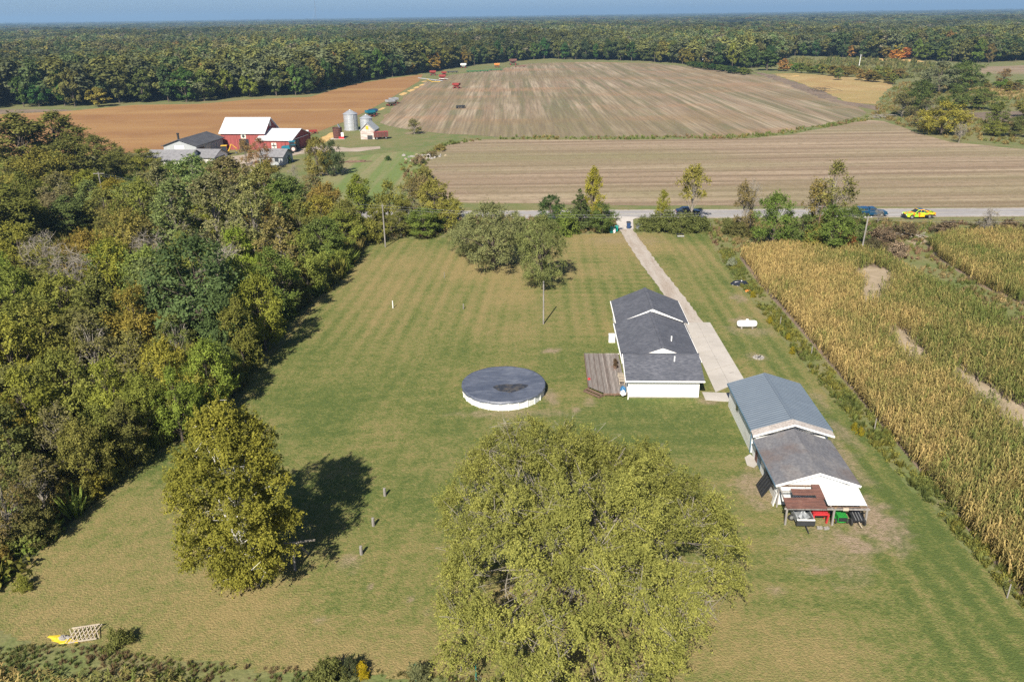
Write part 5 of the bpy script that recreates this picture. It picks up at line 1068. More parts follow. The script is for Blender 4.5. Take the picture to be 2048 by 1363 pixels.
MB().tube([(0, .05, .7), (0, .22, .98)], .025).build('steering_column', 'black_plastic', gm); MB().lathe([(.15, -.015), (.19, 0), (.15, .015)], 12, (0, .23, 1.0)).build('steering_wheel', 'black_plastic', gm)
ct = thing('garden_cart', 'black two-wheeled garden cart under the end of the lean-to', 'cart', (*loc_s(5.5, -2.35), 0), GR_)
MB().box((0, 0, .58), (.85, 1.2, .10), tilt=('X', .15)).build('bed', 'black_plastic', ct)
for k in range(3): MB().box((-.22 + k * .22, -.05, .66), (.06, 1.0, .05), tilt=('X', .15)).build('slat', 'steel', ct)
for s in (-1, 1): wheel(ct, s * .5, -.35, .3, .14, 'dark_metal', 'x')
MB().tube([(0, -.6, .45), (.1, -1.1, .25)], .03).build('handle', 'cream_wood', ct)
for i, (u, v) in enumerate(((2.45, -3.25), (2.95, -3.3))):
    b_ = thing('concrete_block', 'grey hollow concrete block lying in front of the lean-to', 'block', (*loc_s(u, v), 0), GR_ + .2 * i, 'concrete blocks in front of the lean-to')
    m = MB()
    for (x0, x1, y0, y1) in ((-.2, .2, -.1, -.065), (-.2, .2, .065, .1), (-.2, -.165, -.065, .065), (.165, .2, -.065, .065), (-.018, .018, -.065, .065)): m.bx(x0, x1, y0, y1, 0, .19)
    m.build('shell', 'stone', b_)
# ---- things on the lawn
pt = thing('propane_tank', 'white horizontal propane tank on two feet beside the corn', 'tank', (*G(1493, 656), 0), R(-3))
prof = [(.02, -1.25), (.25, -1.22), (.38, -1.1), (.43, -.9), (.43, .9), (.38, 1.1), (.25, 1.22), (.02, 1.25)]
MB().lathe(prof, 20, (0, 0, .62), 'x').build('shell', 'white_paint', pt, True)
dm = MB().lathe([(.2, 0), (.2, .14), (.14, .2), (.02, .22)], 12, (0, 0, 1.02)).build('dome', 'white_paint', pt, True)
for s in (-1, 1): MB().bx(s * .68 - .08, s * .68 + .08, -.3, .3, 0, .3).build('foot', 'stone', pt)
bt = thing('tarp_mound', 'black tarpaulin mound at the lawn edge beside the corn', 'tarp', (*G(1480, 568), 0)); lump('sheet', 1.25, .9, .55, 21, 'tarp_black', bt, n=18, rough=.16)
for k in range(4): lump('weight_stone', .1, .1, .08, 30 + k, 'stone', bt, (-.6 + k * .4, -.85, .0), 6, 3)
og = thing('plastic_scrap', 'orange plastic scrap lying beside the black tarp mound', 'scrap', (*G(1497, 582), 0), .4); lump('sheet', .5, .3, .22, 23, 'orange_plastic', og, rough=.4); lump('sheet', .35, .2, .12, 24, 'orange_plastic', og, (.55, .1, 0), rough=.4)
fr = thing('fire_ring', 'small ring of stones with ash on the grass near the garage', 'fire ring', (*G(1517, 715), 0))
for k in range(11):
    a = k * .571; lump('stone', .15, .13, .16, 50 + k, 'stone', fr, (.55 * math.cos(a), .5 * math.sin(a), 0), 7, 3)
lump('ash', .42, .38, .06, 70, 'white_siding' if False else 'stone', fr, (0, 0, .01), 10, 3); MB().box((.1, .05, .1), (.6, .09, .09), rz=.7).build('log', 'black_plastic', fr)
def post(px, py, h, r_, mat, name, label, cat='post', lean=(0, 0), group=None):
    o = thing(name, label, cat, (*G(px, py), 0), 0, group)
    MB().tube([(0, 0, -.2), (lean[0] * h * .5, lean[1] * h * .5, h * .5), (lean[0] * h, lean[1] * h, h)], [r_, r_ * .95, r_ * .85], 8).build('shaft', mat, o)
    MB().lathe([(r_ * .86, -.02), (r_ * .86, .025), (r_ * .5, .035)], 8, (lean[0] * h, lean[1] * h, h)).build('cap', mat, o)
    return o
for (x, y), w in zip(((770, 991), (747, 1051), (723, 1108)), ('furthest from the birch stems', 'in the middle of its row', 'above the bare soil patch')): post(x, y, .72, .13, 'grey_wood', 'wooden_stub_post', 'short grey wooden post on the lawn, ' + w.replace('furthest from the birch stems', 'beside the tip of the birch shadow'))
post(786, 616, 1.05, .07, 'weathered_white', 'pipe_post', 'thin white pipe post standing alone on the open lawn'); post(927, 618, .75, .07, 'grey_wood', 'pipe_post', 'low grey post on the lawn below the willows'); post(889, 556, .95, .04, 'steel', 'pipe_post', 'slim pale stake on the lawn near the willow trunk')
pole = post(1087, 648, 5.8, .10, 'grey_wood', 'lawn_pole', 'bare wooden pole standing on the lawn near the house', 'pole'); MB().box((0, 0, 5.6), (.10, .28, .10)).build('bracket', 'dark_metal', pole)
pole = post(771, 494, 7.5, .12, 'grey_wood', 'lawn_pole', 'tall weathered pole at the far corner of the lawn', 'pole'); MB().box((0, 0, 7.2), (.5, .08, .1)).build('cross_arm', 'grey_wood', pole)
up = post(1721, 512, 6.6, .12, 'grey_wood', 'utility_pole', 'pale leaning utility pole at the corner of the corn', 'utility pole', (.04, 0)); MB().box((.25, 0, 6.4), (1.5, .09, .11)).build('cross_arm', 'grey_wood', up)
for s in (-.5, 0, .5): MB().lathe([(.04, 0), (.05, .06), (.03, .12)], 8, (.25 + s, 0, 6.45)).build('insulator', 'white_paint', up)
u2 = post(1628, 490, 6.8, .12, 'brown_wood', 'utility_pole', 'brown wooden utility pole leaning inside the roadside trees', 'utility pole', (.12, .1)); MB().box((.8, .65, 6.5), (1.3, .09, .1)).build('cross_arm', 'grey_wood', u2)
u3 = post(212, 420, 8, .13, 'grey_wood', 'utility_pole', 'white utility pole with cross arm standing in the wood', 'utility pole'); MB().box((0, 0, 7.7), (2.2, .10, .12)).build('cross_arm', 'grey_wood', u3)
u4 = post(1717, 137, 9, .2, 'weathered_white', 'utility_pole', 'pale utility pole standing in the far meadow', 'utility pole', (.05, 0)); MB().box((.4, 0, 8.7), (2.4, .12, .14)).build('cross_arm', 'grey_wood', u4)
def wire(a, b, sag, label, r_=.012):
    pts = [(a[0] + (b[0] - a[0]) * t, a[1] + (b[1] - a[1]) * t, a[2] + (b[2] - a[2]) * t - 4 * sag * t * (1 - t)) for t in [k / 14 for k in range(15)]]
    tag(MB().tube(pts, r_, 4).build('power_line', 'steel'), label, 'wire', 'power lines along the road')
P1 = (*G(1721, 512), 6.5); P2 = (*G(771, 494), 7.3); PR_ = (110, 124, 7.2)
for dz in (0, -.45): 
    wire((P1[0] + .2, P1[1], P1[2] + dz), (u2.location.x + .8, u2.location.y + .7, 6.6 + dz), .15, 'thin power line strung between the two leaning roadside poles')
    wire((P1[0] + .2, P1[1], P1[2] + dz), (PR_[0], PR_[1], PR_[2] + dz), .9, 'thin power line running from the pale pole over the corn')
    wire((u2.location.x + .8, u2.location.y + .7, 6.6 + dz), (P2[0], P2[1], P2[2] + dz), 1.6, 'thin power line crossing above the driveway mouth')
    wire((P2[0], P2[1], P2[2] + dz), (u3.location.x, u3.location.y, 7.8 + dz), 1.2, 'thin power line running from the lawn pole into the wood')
for i, (x, y, h) in enumerate([(1622, 712, 1.25), (1748, 862, 1.3), (2014, 1195, 1.1), (1560, 650, 1.1), (1420, 460, 1.5)]):
    post(x, y, h, .05, 'grey_wood', 'fence_post', 'thin weathered fence post in the weeds between lawn and corn', 'post', (.03, .02), 'fence posts beside the corn')
for x, y in ((832, 1362), (952, 1360)): post(x, y, 1.3, .04, 'teal_plastic', 'garden_stake', 'green metal garden stake in the rough weeds', 'stake', (.02, .02), 'green stakes in the rough weeds')
# lattice and yellow sheet
la = thing('lattice_panel', 'broken cream wooden lattice panel lying in the weeds', 'lattice', (*G(170, 1272), 0), R(12))
for k in range(7): MB().box((-.75 + k * .25, 0, .24), (.05, 1.15, .03), rz=.45, tilt=('X', .22)).build('slat', 'cream_wood', la); MB().box((-.75 + k * .25, 0, .28), (.05, 1.15, .03), rz=-.45, tilt=('X', .22)).build('slat', 'cream_wood', la)
MB().box((0, .52, .40), (1.7, .07, .06)).build('rail', 'cream_wood', la); MB().box((0, -.52, .13), (1.7, .09, .06)).build('rail', 'cream_wood', la)
ys = thing('plastic_sheet', 'crumpled yellow plastic sheet in the weeds below the lattice', 'plastic sheet', (*G(128, 1279), 0), -.2); lump('sheet', 1.1, .28, .14, 81, 'yellow_plastic', ys, rough=.4); lump('sheet', .45, .25, .2, 82, 'stone', ys, (.0, .05, .04), rough=.3)
MB().box((.7, -.1, .12), (.9, .2, .06), rz=.1).build('strip', 'yellow_plastic', ys)
# wooden arbour beside the birch
ab = thing('swing_frame', 'weathered wooden swing frame half hidden under the birch', 'swing frame', (*G(591, 1140), 0), R(25))
MB().tube([(0, 0, -.1), (0, 0, 1.9)], .09, 8).build('post', 'grey_wood', ab); MB().tube([(1.3, 1.6, -.1), (.4, .6, 1.9)], .08, 8).build('post', 'grey_wood', ab)
MB().tube([(-1.8, 1.3, 1.85), (1.7, .3, 1.9)], .08, 8).build('beam', 'pale_bark', ab); MB().tube([(0, 0, .9), (.5, .8, 1.85)], .05, 8).build('brace', 'grey_wood', ab)
# bins and cart at the driveway mouth
def cart(px, py, mat, lid, label, rz, s=1.0, cat='bin'):
    o = thing('wheeled_bin', label, cat, (*G(px, py), .05), rz)
    MB().add([(x * s, y * s, z * s) for x, y, z in [(-.24, -.26, .06), (.24, -.26, .06), (.24, .26, .06), (-.24, .26, .06), (-.32, -.36, 1.0), (.32, -.36, 1.0), (.32, .36, 1.0), (-.32, .36, 1.0)]], [(0, 3, 2, 1), (4, 5, 6, 7), (0, 1, 5, 4), (1, 2, 6, 5), (2, 3, 7, 6), (3, 0, 4, 7)]).build('body', mat, o)
    MB().box((0, 0, 1.05 * s), (.7 * s, .8 * s, .10 * s), taper=.82).build('lid', lid, o); MB().tube([(-.28 * s, .42 * s, .98 * s), (.28 * s, .42 * s, .98 * s)], .025, 6).build('handle', lid, o)
    for k in (-1, 1): wheel(o, k * .27 * s, .3 * s, .13 * s, .06 * s, 'dark_metal', 'x')
    return o
cart(1222, 466, 'teal_plastic', 'teal_plastic', 'teal wheeled bin standing furthest from the drive at its mouth'.replace('furthest from', 'on the grass beside'), .3, 1.05); cart(1233, 463, 'teal_plastic', 'teal_plastic', 'teal wheeled bin at the edge of the gravel drive', -.2)
cart(1228, 466, 'white_paint', 'grey_plastic', 'small white bin squeezed between the two teal bins', .1, .75)
cart(1257, 457, 'blue_plastic', 'black_plastic', 'dark blue wheeled bin with black lid standing on the drive', 0, 1.15)
cart(1276, 460, 'grey_plastic', 'grey_plastic', 'blue grey bin in the weeds across the drive from the teal ones', .4, 1.0)
lt = thing('garden_table', 'small dark low table standing on the grass below the hedge', 'table', (*G(1360, 474), 0)); MB().box((0, 0, .55), (1.3, .7, .06)).build('top', 'dark_metal', lt)
for a in (-1, 1):
    for b in (-1, 1): MB().box((a * .5, b * .25, .26), (.06, .06, .52)).build('leg', 'dark_metal', lt)
MB().box((0, -.5, .3), (1.2, .2, .05)).build('bench', 'weathered_white', lt)
# dead branches piled beside the road
def brush(px, py, n, L, label, mat='pale_bark', h=.9):
    o = thing('brush_pile', label, 'brush pile', (*G(px, py), 0)); r_ = random.Random(px)
    for k in range(n):
        a = r_.uniform(0, 6.28); c = (r_.gauss(0, L * .28), r_.gauss(0, L * .2), r_.uniform(.1, h)); l = r_.uniform(.5, 1) * L * .5; dz = r_.uniform(-.25, .35) * l
        MB().tube([(c[0] - l * math.cos(a), c[1] - l * math.sin(a), max(.03, c[2] - dz)), (c[0] + r_.uniform(-.2, .2), c[1] + r_.uniform(-.2, .2), c[2] + .1), (c[0] + l * math.cos(a), c[1] + l * math.sin(a), max(.03, c[2] + dz))], [.09, .07, .025], 5).build('branch', mat, o)
brush(1765, 475, 26, 3.6, 'heap of pale dead branches beside the leaning utility pole'); brush(1815, 474, 30, 4.0, 'larger heap of pale dead branches with a long log'); brush(1757, 236, 22, 6, 'heap of grey dead branches at the end of the green lane', h=1.4)
brush(1640, 182, 20, 9, 'long grey heap of uprooted branches beside the ripe crop', 'bark', 1.4)
# ================================================================ farmstead, vehicles and machines
layered('barn_red', (.27, .070, .064), [dict(sc=(3, 3, .2), lo=.4, hi=.65, col=(.20, .052, .048), det=4)], .8)
layered('barn_white_roof', (.60, .62, .64), [dict(sc=(3, .3, 1), lo=.4, hi=.7, col=(.52, .54, .57), det=2)], .45, [], .1)
layered('grey_siding', (.33, .35, .36), [dict(sc=(4, 4, .2), lo=.4, hi=.7, col=(.27, .29, .30), det=3)], .6)
layered('black_roof', (.055, .058, .068), [dict(sc=.5, lo=.4, hi=.65, col=(.075, .077, .085), det=5)], .8)
layered('house_roof', (.19, .19, .20), [dict(sc=1.5, lo=.4, hi=.65, col=(.14, .14, .15), det=5)], .9)
layered('galvanised', (.52, .54, .56), [dict(sc=(.6, .6, 3), lo=.4, hi=.65, col=(.44, .46, .49), det=3)], .34, [], .55)
layered('old_plank', (.50, .46, .43), [dict(sc=(.3, .3, 5), lo=.45, hi=.6, col=(.30, .24, .21), det=4), dict(sc=1, lo=.55, hi=.7, col=(.38, .20, .16), amt=.5, det=5)], .9)
layered('bin_rust', (.12, .052, .042), [dict(sc=(3, 3, .5), lo=.4, hi=.6, col=(.085, .04, .035), det=4)], .8)
def barn(name, label, corner, rz, w, l, ze, zr, wallm, roofm, over=.5, ridge='x', cat='barn'):
    """rectangular barn with its near corner at the given point; u to the right, v away"""
    o = thing(name, label, cat, (*corner, 0), rz)
    MB().bx(0, w, 0, l, -.3, ze).build('wall', wallm, o)
    if ridge == 'x':
        m = l / 2
        for u in (0, w - .1): MB().prism([(0, ze + .004), (l, ze + .004), (m, zr - .1)], u, u + .1, 'x').build('gable_wall', wallm, o)
        for s in (0, 1):
            a, b = ((-over, ze - .12), (m, zr)) if s == 0 else ((l + over, ze - .12), (m + .004, zr))
            MB().slab([(-over, a[0], a[1]), (w + over, a[0], a[1]), (w + over, b[0], b[1]), (-over, b[0], b[1])], .15).build('roof_slope', roofm, o)
    else:
        m = w / 2
        for v in (0, l - .1): MB().prism([(0, ze + .004), (w, ze + .004), (m, zr - .1)], v, v + .1, 'y').build('gable_wall', wallm, o)
        for s in (0, 1):
            a, b = ((-over, ze - .12), (m, zr)) if s == 0 else ((w + over, ze - .12), (m + .004, zr))
            MB().slab([(a[0], -over, a[1]), (b[0], -over, b[1]), (b[0], l + over, b[1]), (a[0], l + over, a[1])], .15).build('roof_slope', roofm, o)
    return o
def pane(o, name, mat, u0, u1, z0, z1, v=-.03, side=None, w=0):
    if side == 'u': return MB().bx(w, w + .06, u0, u1, z0, z1).build(name, mat, o)
    return MB().bx(u0, u1, v - .03, v + .028, z0, z1).build(name, mat, o)
plain('quilt', (.6, .58, .5), .7)
b1 = barn('barn', 'large red barn with steep white metal roof beside the brown field', (-88.0, 249.3), R(-6), 13.6, 11.5, 5.0, 9.0, 'barn_red', 'barn_white_roof')
pane(b1, 'door', 'black_plastic', 5.6, 8.6, 0, 3.2); q = pane(b1, 'quilt_sign', 'quilt', 6.3, 7.9, 3.35, 4.75)
MB().box((7.1, -.10, 4.05), (.75, .03, .75), tilt=('Y', R(45))).build('star', 'dark_metal', q); MB().bx(13.59, 13.66, 5.1, 6.4, 6.4, 7.7).build('quilt_sign', 'quilt', b1)
for k in range(3): pane(b1, 'batten', 'barn_red', 1 + k * 3.9, 1.12 + k * 3.9, .1, 4.8, -.05)
b2 = barn('barn', 'lower red barn with white roof and open side behind the teal tractor', (-76.0, 245.6), R(-9), 10.8, 15, 3.4, 5.8, 'barn_red', 'barn_white_roof')
q = pane(b2, 'quilt_sign', 'quilt', 4.4, 6.0, .9, 2.5)
for a in (0, 90): MB().box((5.2, -.085, 1.7), (1.4, .03, .28), tilt=('Y', R(a))).build('star', 'black_plastic', q)
MB().bx(10.79, 10.86, .6, 5.6, 0, 3.1).build('door', 'black_plastic', b2); dr = MB().bx(10.87, 10.95, 6.0, 12.5, 0, 3.2).build('sliding_door', 'barn_red', b2); MB().bx(10.96, 11.02, .2, 13, 3.22, 3.34).build('door_rail', 'white_paint', b2)  # black panel paints the dark inside of the open side
b3 = barn('pole_barn', 'long grey pole barn with black roof beside the red barns', (-98.9, 232.4), R(-7), 9.9, 16.5, 4.0, 5.7, 'grey_siding', 'black_roof', .5, 'y')
pane(b3, 'sign', 'white_paint', 3.4, 6.2, 2.9, 3.9)
MB().bx(9.89, 9.95, 1.0, 4.6, 0, 3.2).build('door', 'black_plastic', b3)
for k in range(3): MB().bx(9.89, 9.98, 5.4 + k * 3.4, 8.5 + k * 3.4, .1, 3.4).build('sliding_door', 'grey_siding', b3)
MB().lathe([(.3, 0), (.3, 6.2), (.4, 6.3), (.4, 6.6)], 10, (1.6, 6, 0)).build('chimney', 'dark_metal', b3)
b4 = barn('farmhouse', 'grey roofed farmhouse half hidden by the pale poplars', (-97.5, 216.5), R(-6), 12, 8, 2.6, 4.6, 'white_siding', 'house_roof', .6, 'x', 'house')
for k in range(4): w_ = pane(b4, 'window', 'white_paint', 1.0 + k * 2.8, 2.2 + k * 2.8, 1, 2.2); MB().bx(1.1 + k * 2.8, 2.1 + k * 2.8, -.09, -.062, 1.1, 2.1).build('pane', 'glass_dark', w_)
b5 = barn('garage', 'grey roofed garage with dark open door behind the poplars', (-86.5, 219.5), R(-8), 6.5, 8, 2.6, 4.2, 'white_siding', 'house_roof', .5, 'x'); MB().bx(6.49, 6.56, 1.0, 6.5, 0, 2.3).build('door', 'black_plastic', b5)  # black panel stands for the shade inside the open doorway
b6 = barn('garage', 'small blue grey garage on the farm beside the dark shrub', G(520, 330), R(-10), 6.8, 6.5, 2.4, 4.0, 'grey_siding', 'house_roof', .4, 'x'); pane(b6, 'window', 'glass_dark', 4.5, 5.6, 1, 2); MB().bx(6.79, 6.85, 2.5, 3.5, 0, 2.1).build('door', 'white_paint', b6)
gr = barn('granary', 'small whitewashed granary with blue grey metal roof and plank walls', G(722, 279), R(-3), 4.6, 6.5, 3.0, 5.3, 'old_plank', 'barn_white_roof', .35, 'y', 'granary')
for c in list(gr.children):
    if c.name.startswith('roof_slope'): c.data.materials[0] = M['grey_siding']
pane(gr, 'door', 'dark_metal', 2.2, 3.9, .05, 1.3); st = pane(gr, 'star_sign', 'yellow_paint', 1.85, 2.75, 3.2, 4.3)
for k in range(9): pane(gr, 'plank', 'old_plank', .05, 4.55, .1 + k * .33, .38 + k * .33, -.01)
# grain bins
def bin_(px, py, r_, h, label):
    o = thing('grain_bin', label, 'grain bin', (*G(px, py), 0))
    n = 12
    for k in range(n):
        z0, z1 = h * k / n, h * (k + 1) / n; MB().lathe([(r_, z0), (r_ + .03, (z0 + z1) / 2), (r_, z1)], 32, (0, 0, 0)).build('wall_ring', 'galvanised', o)
    MB().lathe([(r_ + .18, h - .05), (r_ + .18, h + .02), (.35, h + r_ * .52), (.3, h + r_ * .6), (.02, h + r_ * .62)], 24).build('roof', 'galvanised', o)
    MB().lathe([(r_ + .25, -.1), (r_ + .25, .12), (r_, .14)], 24).build('base', 'stone', o)
    for k in range(14): a = k * .4488; MB().slab([(r_ * .98 * math.cos(a - .012), r_ * .98 * math.sin(a - .012), h + .1), (r_ * .98 * math.cos(a + .012), r_ * .98 * math.sin(a + .012), h + .1), (.4 * math.cos(a + .05), .4 * math.sin(a + .05), h + r_ * .52 + .04), (.4 * math.cos(a - .05), .4 * math.sin(a - .05), h + r_ * .52 + .04)], .03).build('roof_rib', 'steel', o)
    MB().box((r_ * .5, -r_ * .88, h * .5), (.45, .06, h)).build('ladder', 'steel', o)
    return o
bin_(703, 260, 2.45, 5.6, 'larger silver grain bin with cone roof'); bin_(734, 263, 2.1, 4.6, 'smaller silver grain bin behind the granary')
cb = thing('corn_crib', 'rusty round crib with red pump on a concrete pad', 'crib', (*G(676, 277), 0))
MB().lathe([(1.4, .1), (1.55, 3.6), (1.5, 3.6), (1.35, .2)], 20).build('tank', 'bin_rust', cb); MB().bx(-2.2, 2.6, -1.9, 1.2, -.05, .1).build('pad', 'apron_concrete', cb)
for k in range(5): MB().lathe([(1.43 + .03 * k, .5 + .7 * k), (1.50 + .03 * k, .53 + .7 * k), (1.45 + .03 * k, .56 + .7 * k)], 20).build('hoop', 'dark_metal', cb)
MB().box((.6, 0, 4.1), (.2, 1.2, 1.3), tilt=('Y', -.5)).build('lid', 'steel', cb); MB().bx(.6, 2.3, -1.6, -.9, .1, .75).build('pump', 'red_paint', cb); MB().bx(1.3, 2.1, -.9, -.5, .6, 2.0).build('control_box', 'white_paint', cb)
plain('wagon_red', (.24, .035, .03), .5)
plain('implement_green', (.02, .10, .03), .6)
# wagons
def wagon(px, py, rz, boxm, basem, label, s=1.0, z=0):
    o = thing('grain_wagon', label, 'wagon', (*G(px, py), z), rz)
    t_, b_ = [(-1.7, -1.2), (1.7, -1.2), (1.7, 1.2), (-1.7, 1.2)], [(-.5, -.5), (.7, -.5), (.7, .5), (-.5, .5)]
    MB().add([(x * s, y * s, 2.5 * s) for x, y in t_] + [(x * s, y * s, 1.7 * s) for x, y in t_] + [(x * s, y * s, .85 * s) for x, y in b_], [(0, 1, 5, 4), (1, 2, 6, 5), (2, 3, 7, 6), (3, 0, 4, 7), (4, 5, 9, 8), (5, 6, 10, 9), (6, 7, 11, 10), (7, 4, 8, 11), (8, 9, 10, 11)]).build('hopper', boxm, o)
    MB().lathe([(.05, -.01), (.06, .01)], 4).build('pin', basem, o)
    MB().bx(-1.6 * s, 1.6 * s, -.5 * s, .5 * s, .62 * s, .8 * s).build('chassis', basem, o)
    MB().box((0, 0, 1.9 * s), (3.2 * s, 2.2 * s, .2 * s)).build('load', 'dark_metal', o)
    for a in (-1, 1):
        for b in (-1, 1): wheel(o, a * 1.15 * s, b * .85 * s, .38 * s, .25 * s, 'red_paint')
    MB().tube([(1.6 * s, 0, .6 * s), (2.9 * s, 0, .4 * s)], .06 * s).build('tongue', basem, o)
    return o
wagon(741, 234, R(35), 'teal_paint', 'wagon_red', 'blue grain wagon on red wheels beside the silver bins', 1.05); wagon(747, 230, R(30), 'blue_plastic', 'dark_metal', 'dark blue wagon standing behind the blue one', .95)
wagon(781, 212, R(40), 'galvanised', 'wagon_red', 'grey topped red grain wagon in front of its twin', 1.1); wagon(788, 208, R(40), 'galvanised', 'wagon_red', 'grey topped red grain wagon behind its twin', 1.1)
wagon(913, 177, R(-20), 'wagon_red', 'wagon_red', 'lone red gravity wagon standing on the stubble', 1.15); wagon(866, 151, R(0), 'wagon_red', 'dark_metal', 'pinkish red wagon by the wood edge', 1.25); wagon(888, 151, R(10), 'wagon_red', 'dark_metal', 'small red wagon behind the auger', 1.0); wagon(885, 160, R(0), 'wagon_red', 'white_paint', 'red and white wagon at the end of the auger', 1.25)
rw = thing('livestock_trailer', 'red covered trailer parked beside the granary', 'trailer', (*G(762, 278), 0), R(20))
MB().bx(-2.3, 2.3, -1.05, 1.05, .75, 2.3).build('body', 'bin_rust', rw); MB().bx(-2.4, 2.4, -1.12, 1.12, 2.304, 2.42).build('roof', 'barn_red', rw)
for k in range(5): MB().bx(-2.2 + k * 1.05, -2.1 + k * 1.05, -1.10, -1.052, .8, 2.28).build('stake', 'barn_red', rw)
for a in (-1.5, 1.5):
    for b in (-.9, .9): wheel(rw, a, b, .4, .25, 'steel')
# auger
au = thing('grain_auger', 'long pale grain auger with yellow legs lying by the field corner', 'auger', (*G(862, 163), 0), R(-8))
MB().tube([(-9, 4, 1.8), (8, -3, .5)], .25, 8).build('pipe', 'galvanised', au); MB().tube([(-3, 1.5, 1.4), (2, -6, .2)], .16, 6).build('leg', 'yellow_paint', au); MB().tube([(2, -6, .25), (7, -5, .25)], .16, 6).build('leg', 'yellow_paint', au)
for s in (0, 1.6): wheel(au, 3 + s, -1.2 - s * .5, .4, .2, 'steel')
def implement(px, py, w, mat, label, rz=0):
    o = thing('farm_implement', label, 'implement', (*G(px, py), 0), rz)
    MB().bx(-w / 2, w / 2, -.15, .15, .7, .95).build('tool_bar', mat, o)
    for k in range(7): MB().box((-w / 2 + w * k / 6, .2, .42), (.12, .5, .8)).build('shank', mat, o)
    MB().tube([(-1.2, 0, .8), (0, -3, .5)], .1).build('hitch', mat, o); MB().tube([(1.2, 0, .8), (0, -3, .5)], .1).build('hitch', mat, o); MB().bx(-w / 2, w / 2, .25, .7, .9, 1.3).build('hopper', mat, o)
    for s in (-1, 1): wheel(o, s * w * .35, .6, .45, .2, 'steel')
implement(945, 145, 9, 'implement_green', 'green seed drill parked at the wood edge'); implement(968, 144, 7, 'implement_green', 'shorter dark green implement beside the seed drill'); implement(992, 142, 10, 'implement_green', 'long green planter at the end of the implement row'); implement(905, 146, 8, 'dark_metal', 'grey disc harrow in front of the dark trees'); implement(922, 217, 4, 'dark_metal', 'small dark harrow lying on the stubble', .4); implement(1040, 135, 9, 'rust', 'rusty brown harrow at the field end'); implement(620, 268, 5, 'wagon_red', 'red implement behind the lower red barn', .3)
for (x, y, m_, l, s) in ((927, 136, 'white_paint', 'white hopper wagon in front of the dark trees', 1.3), (994, 135, 'orange_plastic', 'orange wagon under the wood edge', 1.2), (1026, 130, 'rust', 'rusty brown wagon at the tip of the wood', 1.8), (876, 136, 'grey_plastic', 'grey wagon in the shade of the wood edge', 1.3)): wagon(x, y, 0, m_, 'dark_metal', l, s)
tk = thing('fuel_tank', 'white fuel tank lying behind the lower red barn', 'tank', (*G(610, 272), 0)); MB().lathe([(.05, -1.5), (.8, -1.4), (.85, -1.2), (.85, 1.2), (.8, 1.4), (.05, 1.5)], 16, (0, 0, 1.1), 'x').build('shell', 'white_paint', tk)
for s in (-1, 1): MB().bx(s * .9 - .1, s * .9 + .1, -.5, .5, 0, .5).build('cradle', 'dark_metal', tk)
# tractors
def tractor(px, py, rz, m, rim, label, s=1.0):
    o = thing('tractor', label, 'tractor', (*G(px, py), .03), rz)
    MB().prism([(.2, .8), (2.3, .75), (2.35, 1.45), (2.1, 1.6), (.2, 1.75)], -.42, .42).build('hood', m, o); MB().bx(-1.2, .3, -.4, .4, .7, 1.2).build('chassis', 'dark_metal', o)
    cb_ = MB().box((-.45, 0, 1.95), (1.5, 1.5, 1.4), taper=.88).build('cab', 'glass_dark', o); MB().box((-.45, 0, 2.74), (1.6, 1.6, .18)).build('roof', m, cb_)
    for a in (-1.13, .22):
        for b in (-.69, .69): MB().tube([(a, b, 1.25), (a * .9, b * .92, 2.66)], .05, 5).build('pillar', m, cb_)
    for b in (-.95, .95):
        wheel(o, -.75, b, .88, .5, rim); wheel(o, 1.75, b * .9, .58, .36, rim); MB().box((-.75, b * .85, 1.88), (1.3, .42, .08)).build('fender', m, o)
    MB().tube([(1.3, .3, 1.6), (1.3, .3, 2.5)], .05).build('exhaust', 'black_plastic', o); MB().bx(2.36, 2.42, -.35, .35, .85, 1.4).build('grille', 'black_plastic', o)
    for b in (-.25, .25): MB().bx(2.425, 2.45, b - .09, b + .09, 1.2, 1.35).build('headlight', 'white_paint', o)
    o.scale = (s, s, s); return o
plain('rim_pale', (.62, .45, .42), .5)
tractor(583, 304, R(185), 'teal_paint', 'rim_pale', 'teal blue tractor with cab in front of the lower red barn', 1.15)
bh = thing('backhoe_loader', 'yellow backhoe loader in the farm yard beside the grey pole barn', 'backhoe', (*G(447, 310), .03), R(190))
MB().prism([(.1, .8), (2.2, .8), (2.25, 1.5), (.1, 1.75)], -.45, .45).build('hood', 'yellow_paint', bh); MB().bx(-1.6, .3, -.5, .5, .6, 1.2).build('chassis', 'yellow_paint', bh)
cb_ = MB().box((-.5, 0, 1.9), (1.4, 1.4, 1.4), taper=.9).build('cab', 'glass_dark', bh); MB().box((-.5, 0, 2.7), (1.7, 1.6, .16)).build('roof', 'yellow_paint', cb_)
for b in (-.95, .95):
    wheel(bh, -.9, b, .75, .45, 'yellow_paint'); wheel(bh, 1.7, b * .9, .5, .35, 'yellow_paint'); MB().tube([(.3, b * .75, 1.6), (2.2, b * .75, 1.3), (3.0, b * .75, .5)], .11, 6).build('loader_arm', 'yellow_paint', bh)
MB().prism([(2.8, .15), (3.7, .1), (3.75, .25), (3.1, .4), (2.9, 1.0), (2.75, .95)], -1.1, 1.1).build('bucket', 'yellow_paint', bh); MB().tube([(-1.6, 0, 1.0), (-2.6, 0, 3.0), (-3.9, 0, 1.8), (-3.8, 0, .8)], [.2, .16, .13, .1], 6).build('boom', 'yellow_paint', bh); MB().box((-3.75, 0, .6), (.6, .7, .6), taper=.7).build('digging_bucket', 'dark_metal', bh)
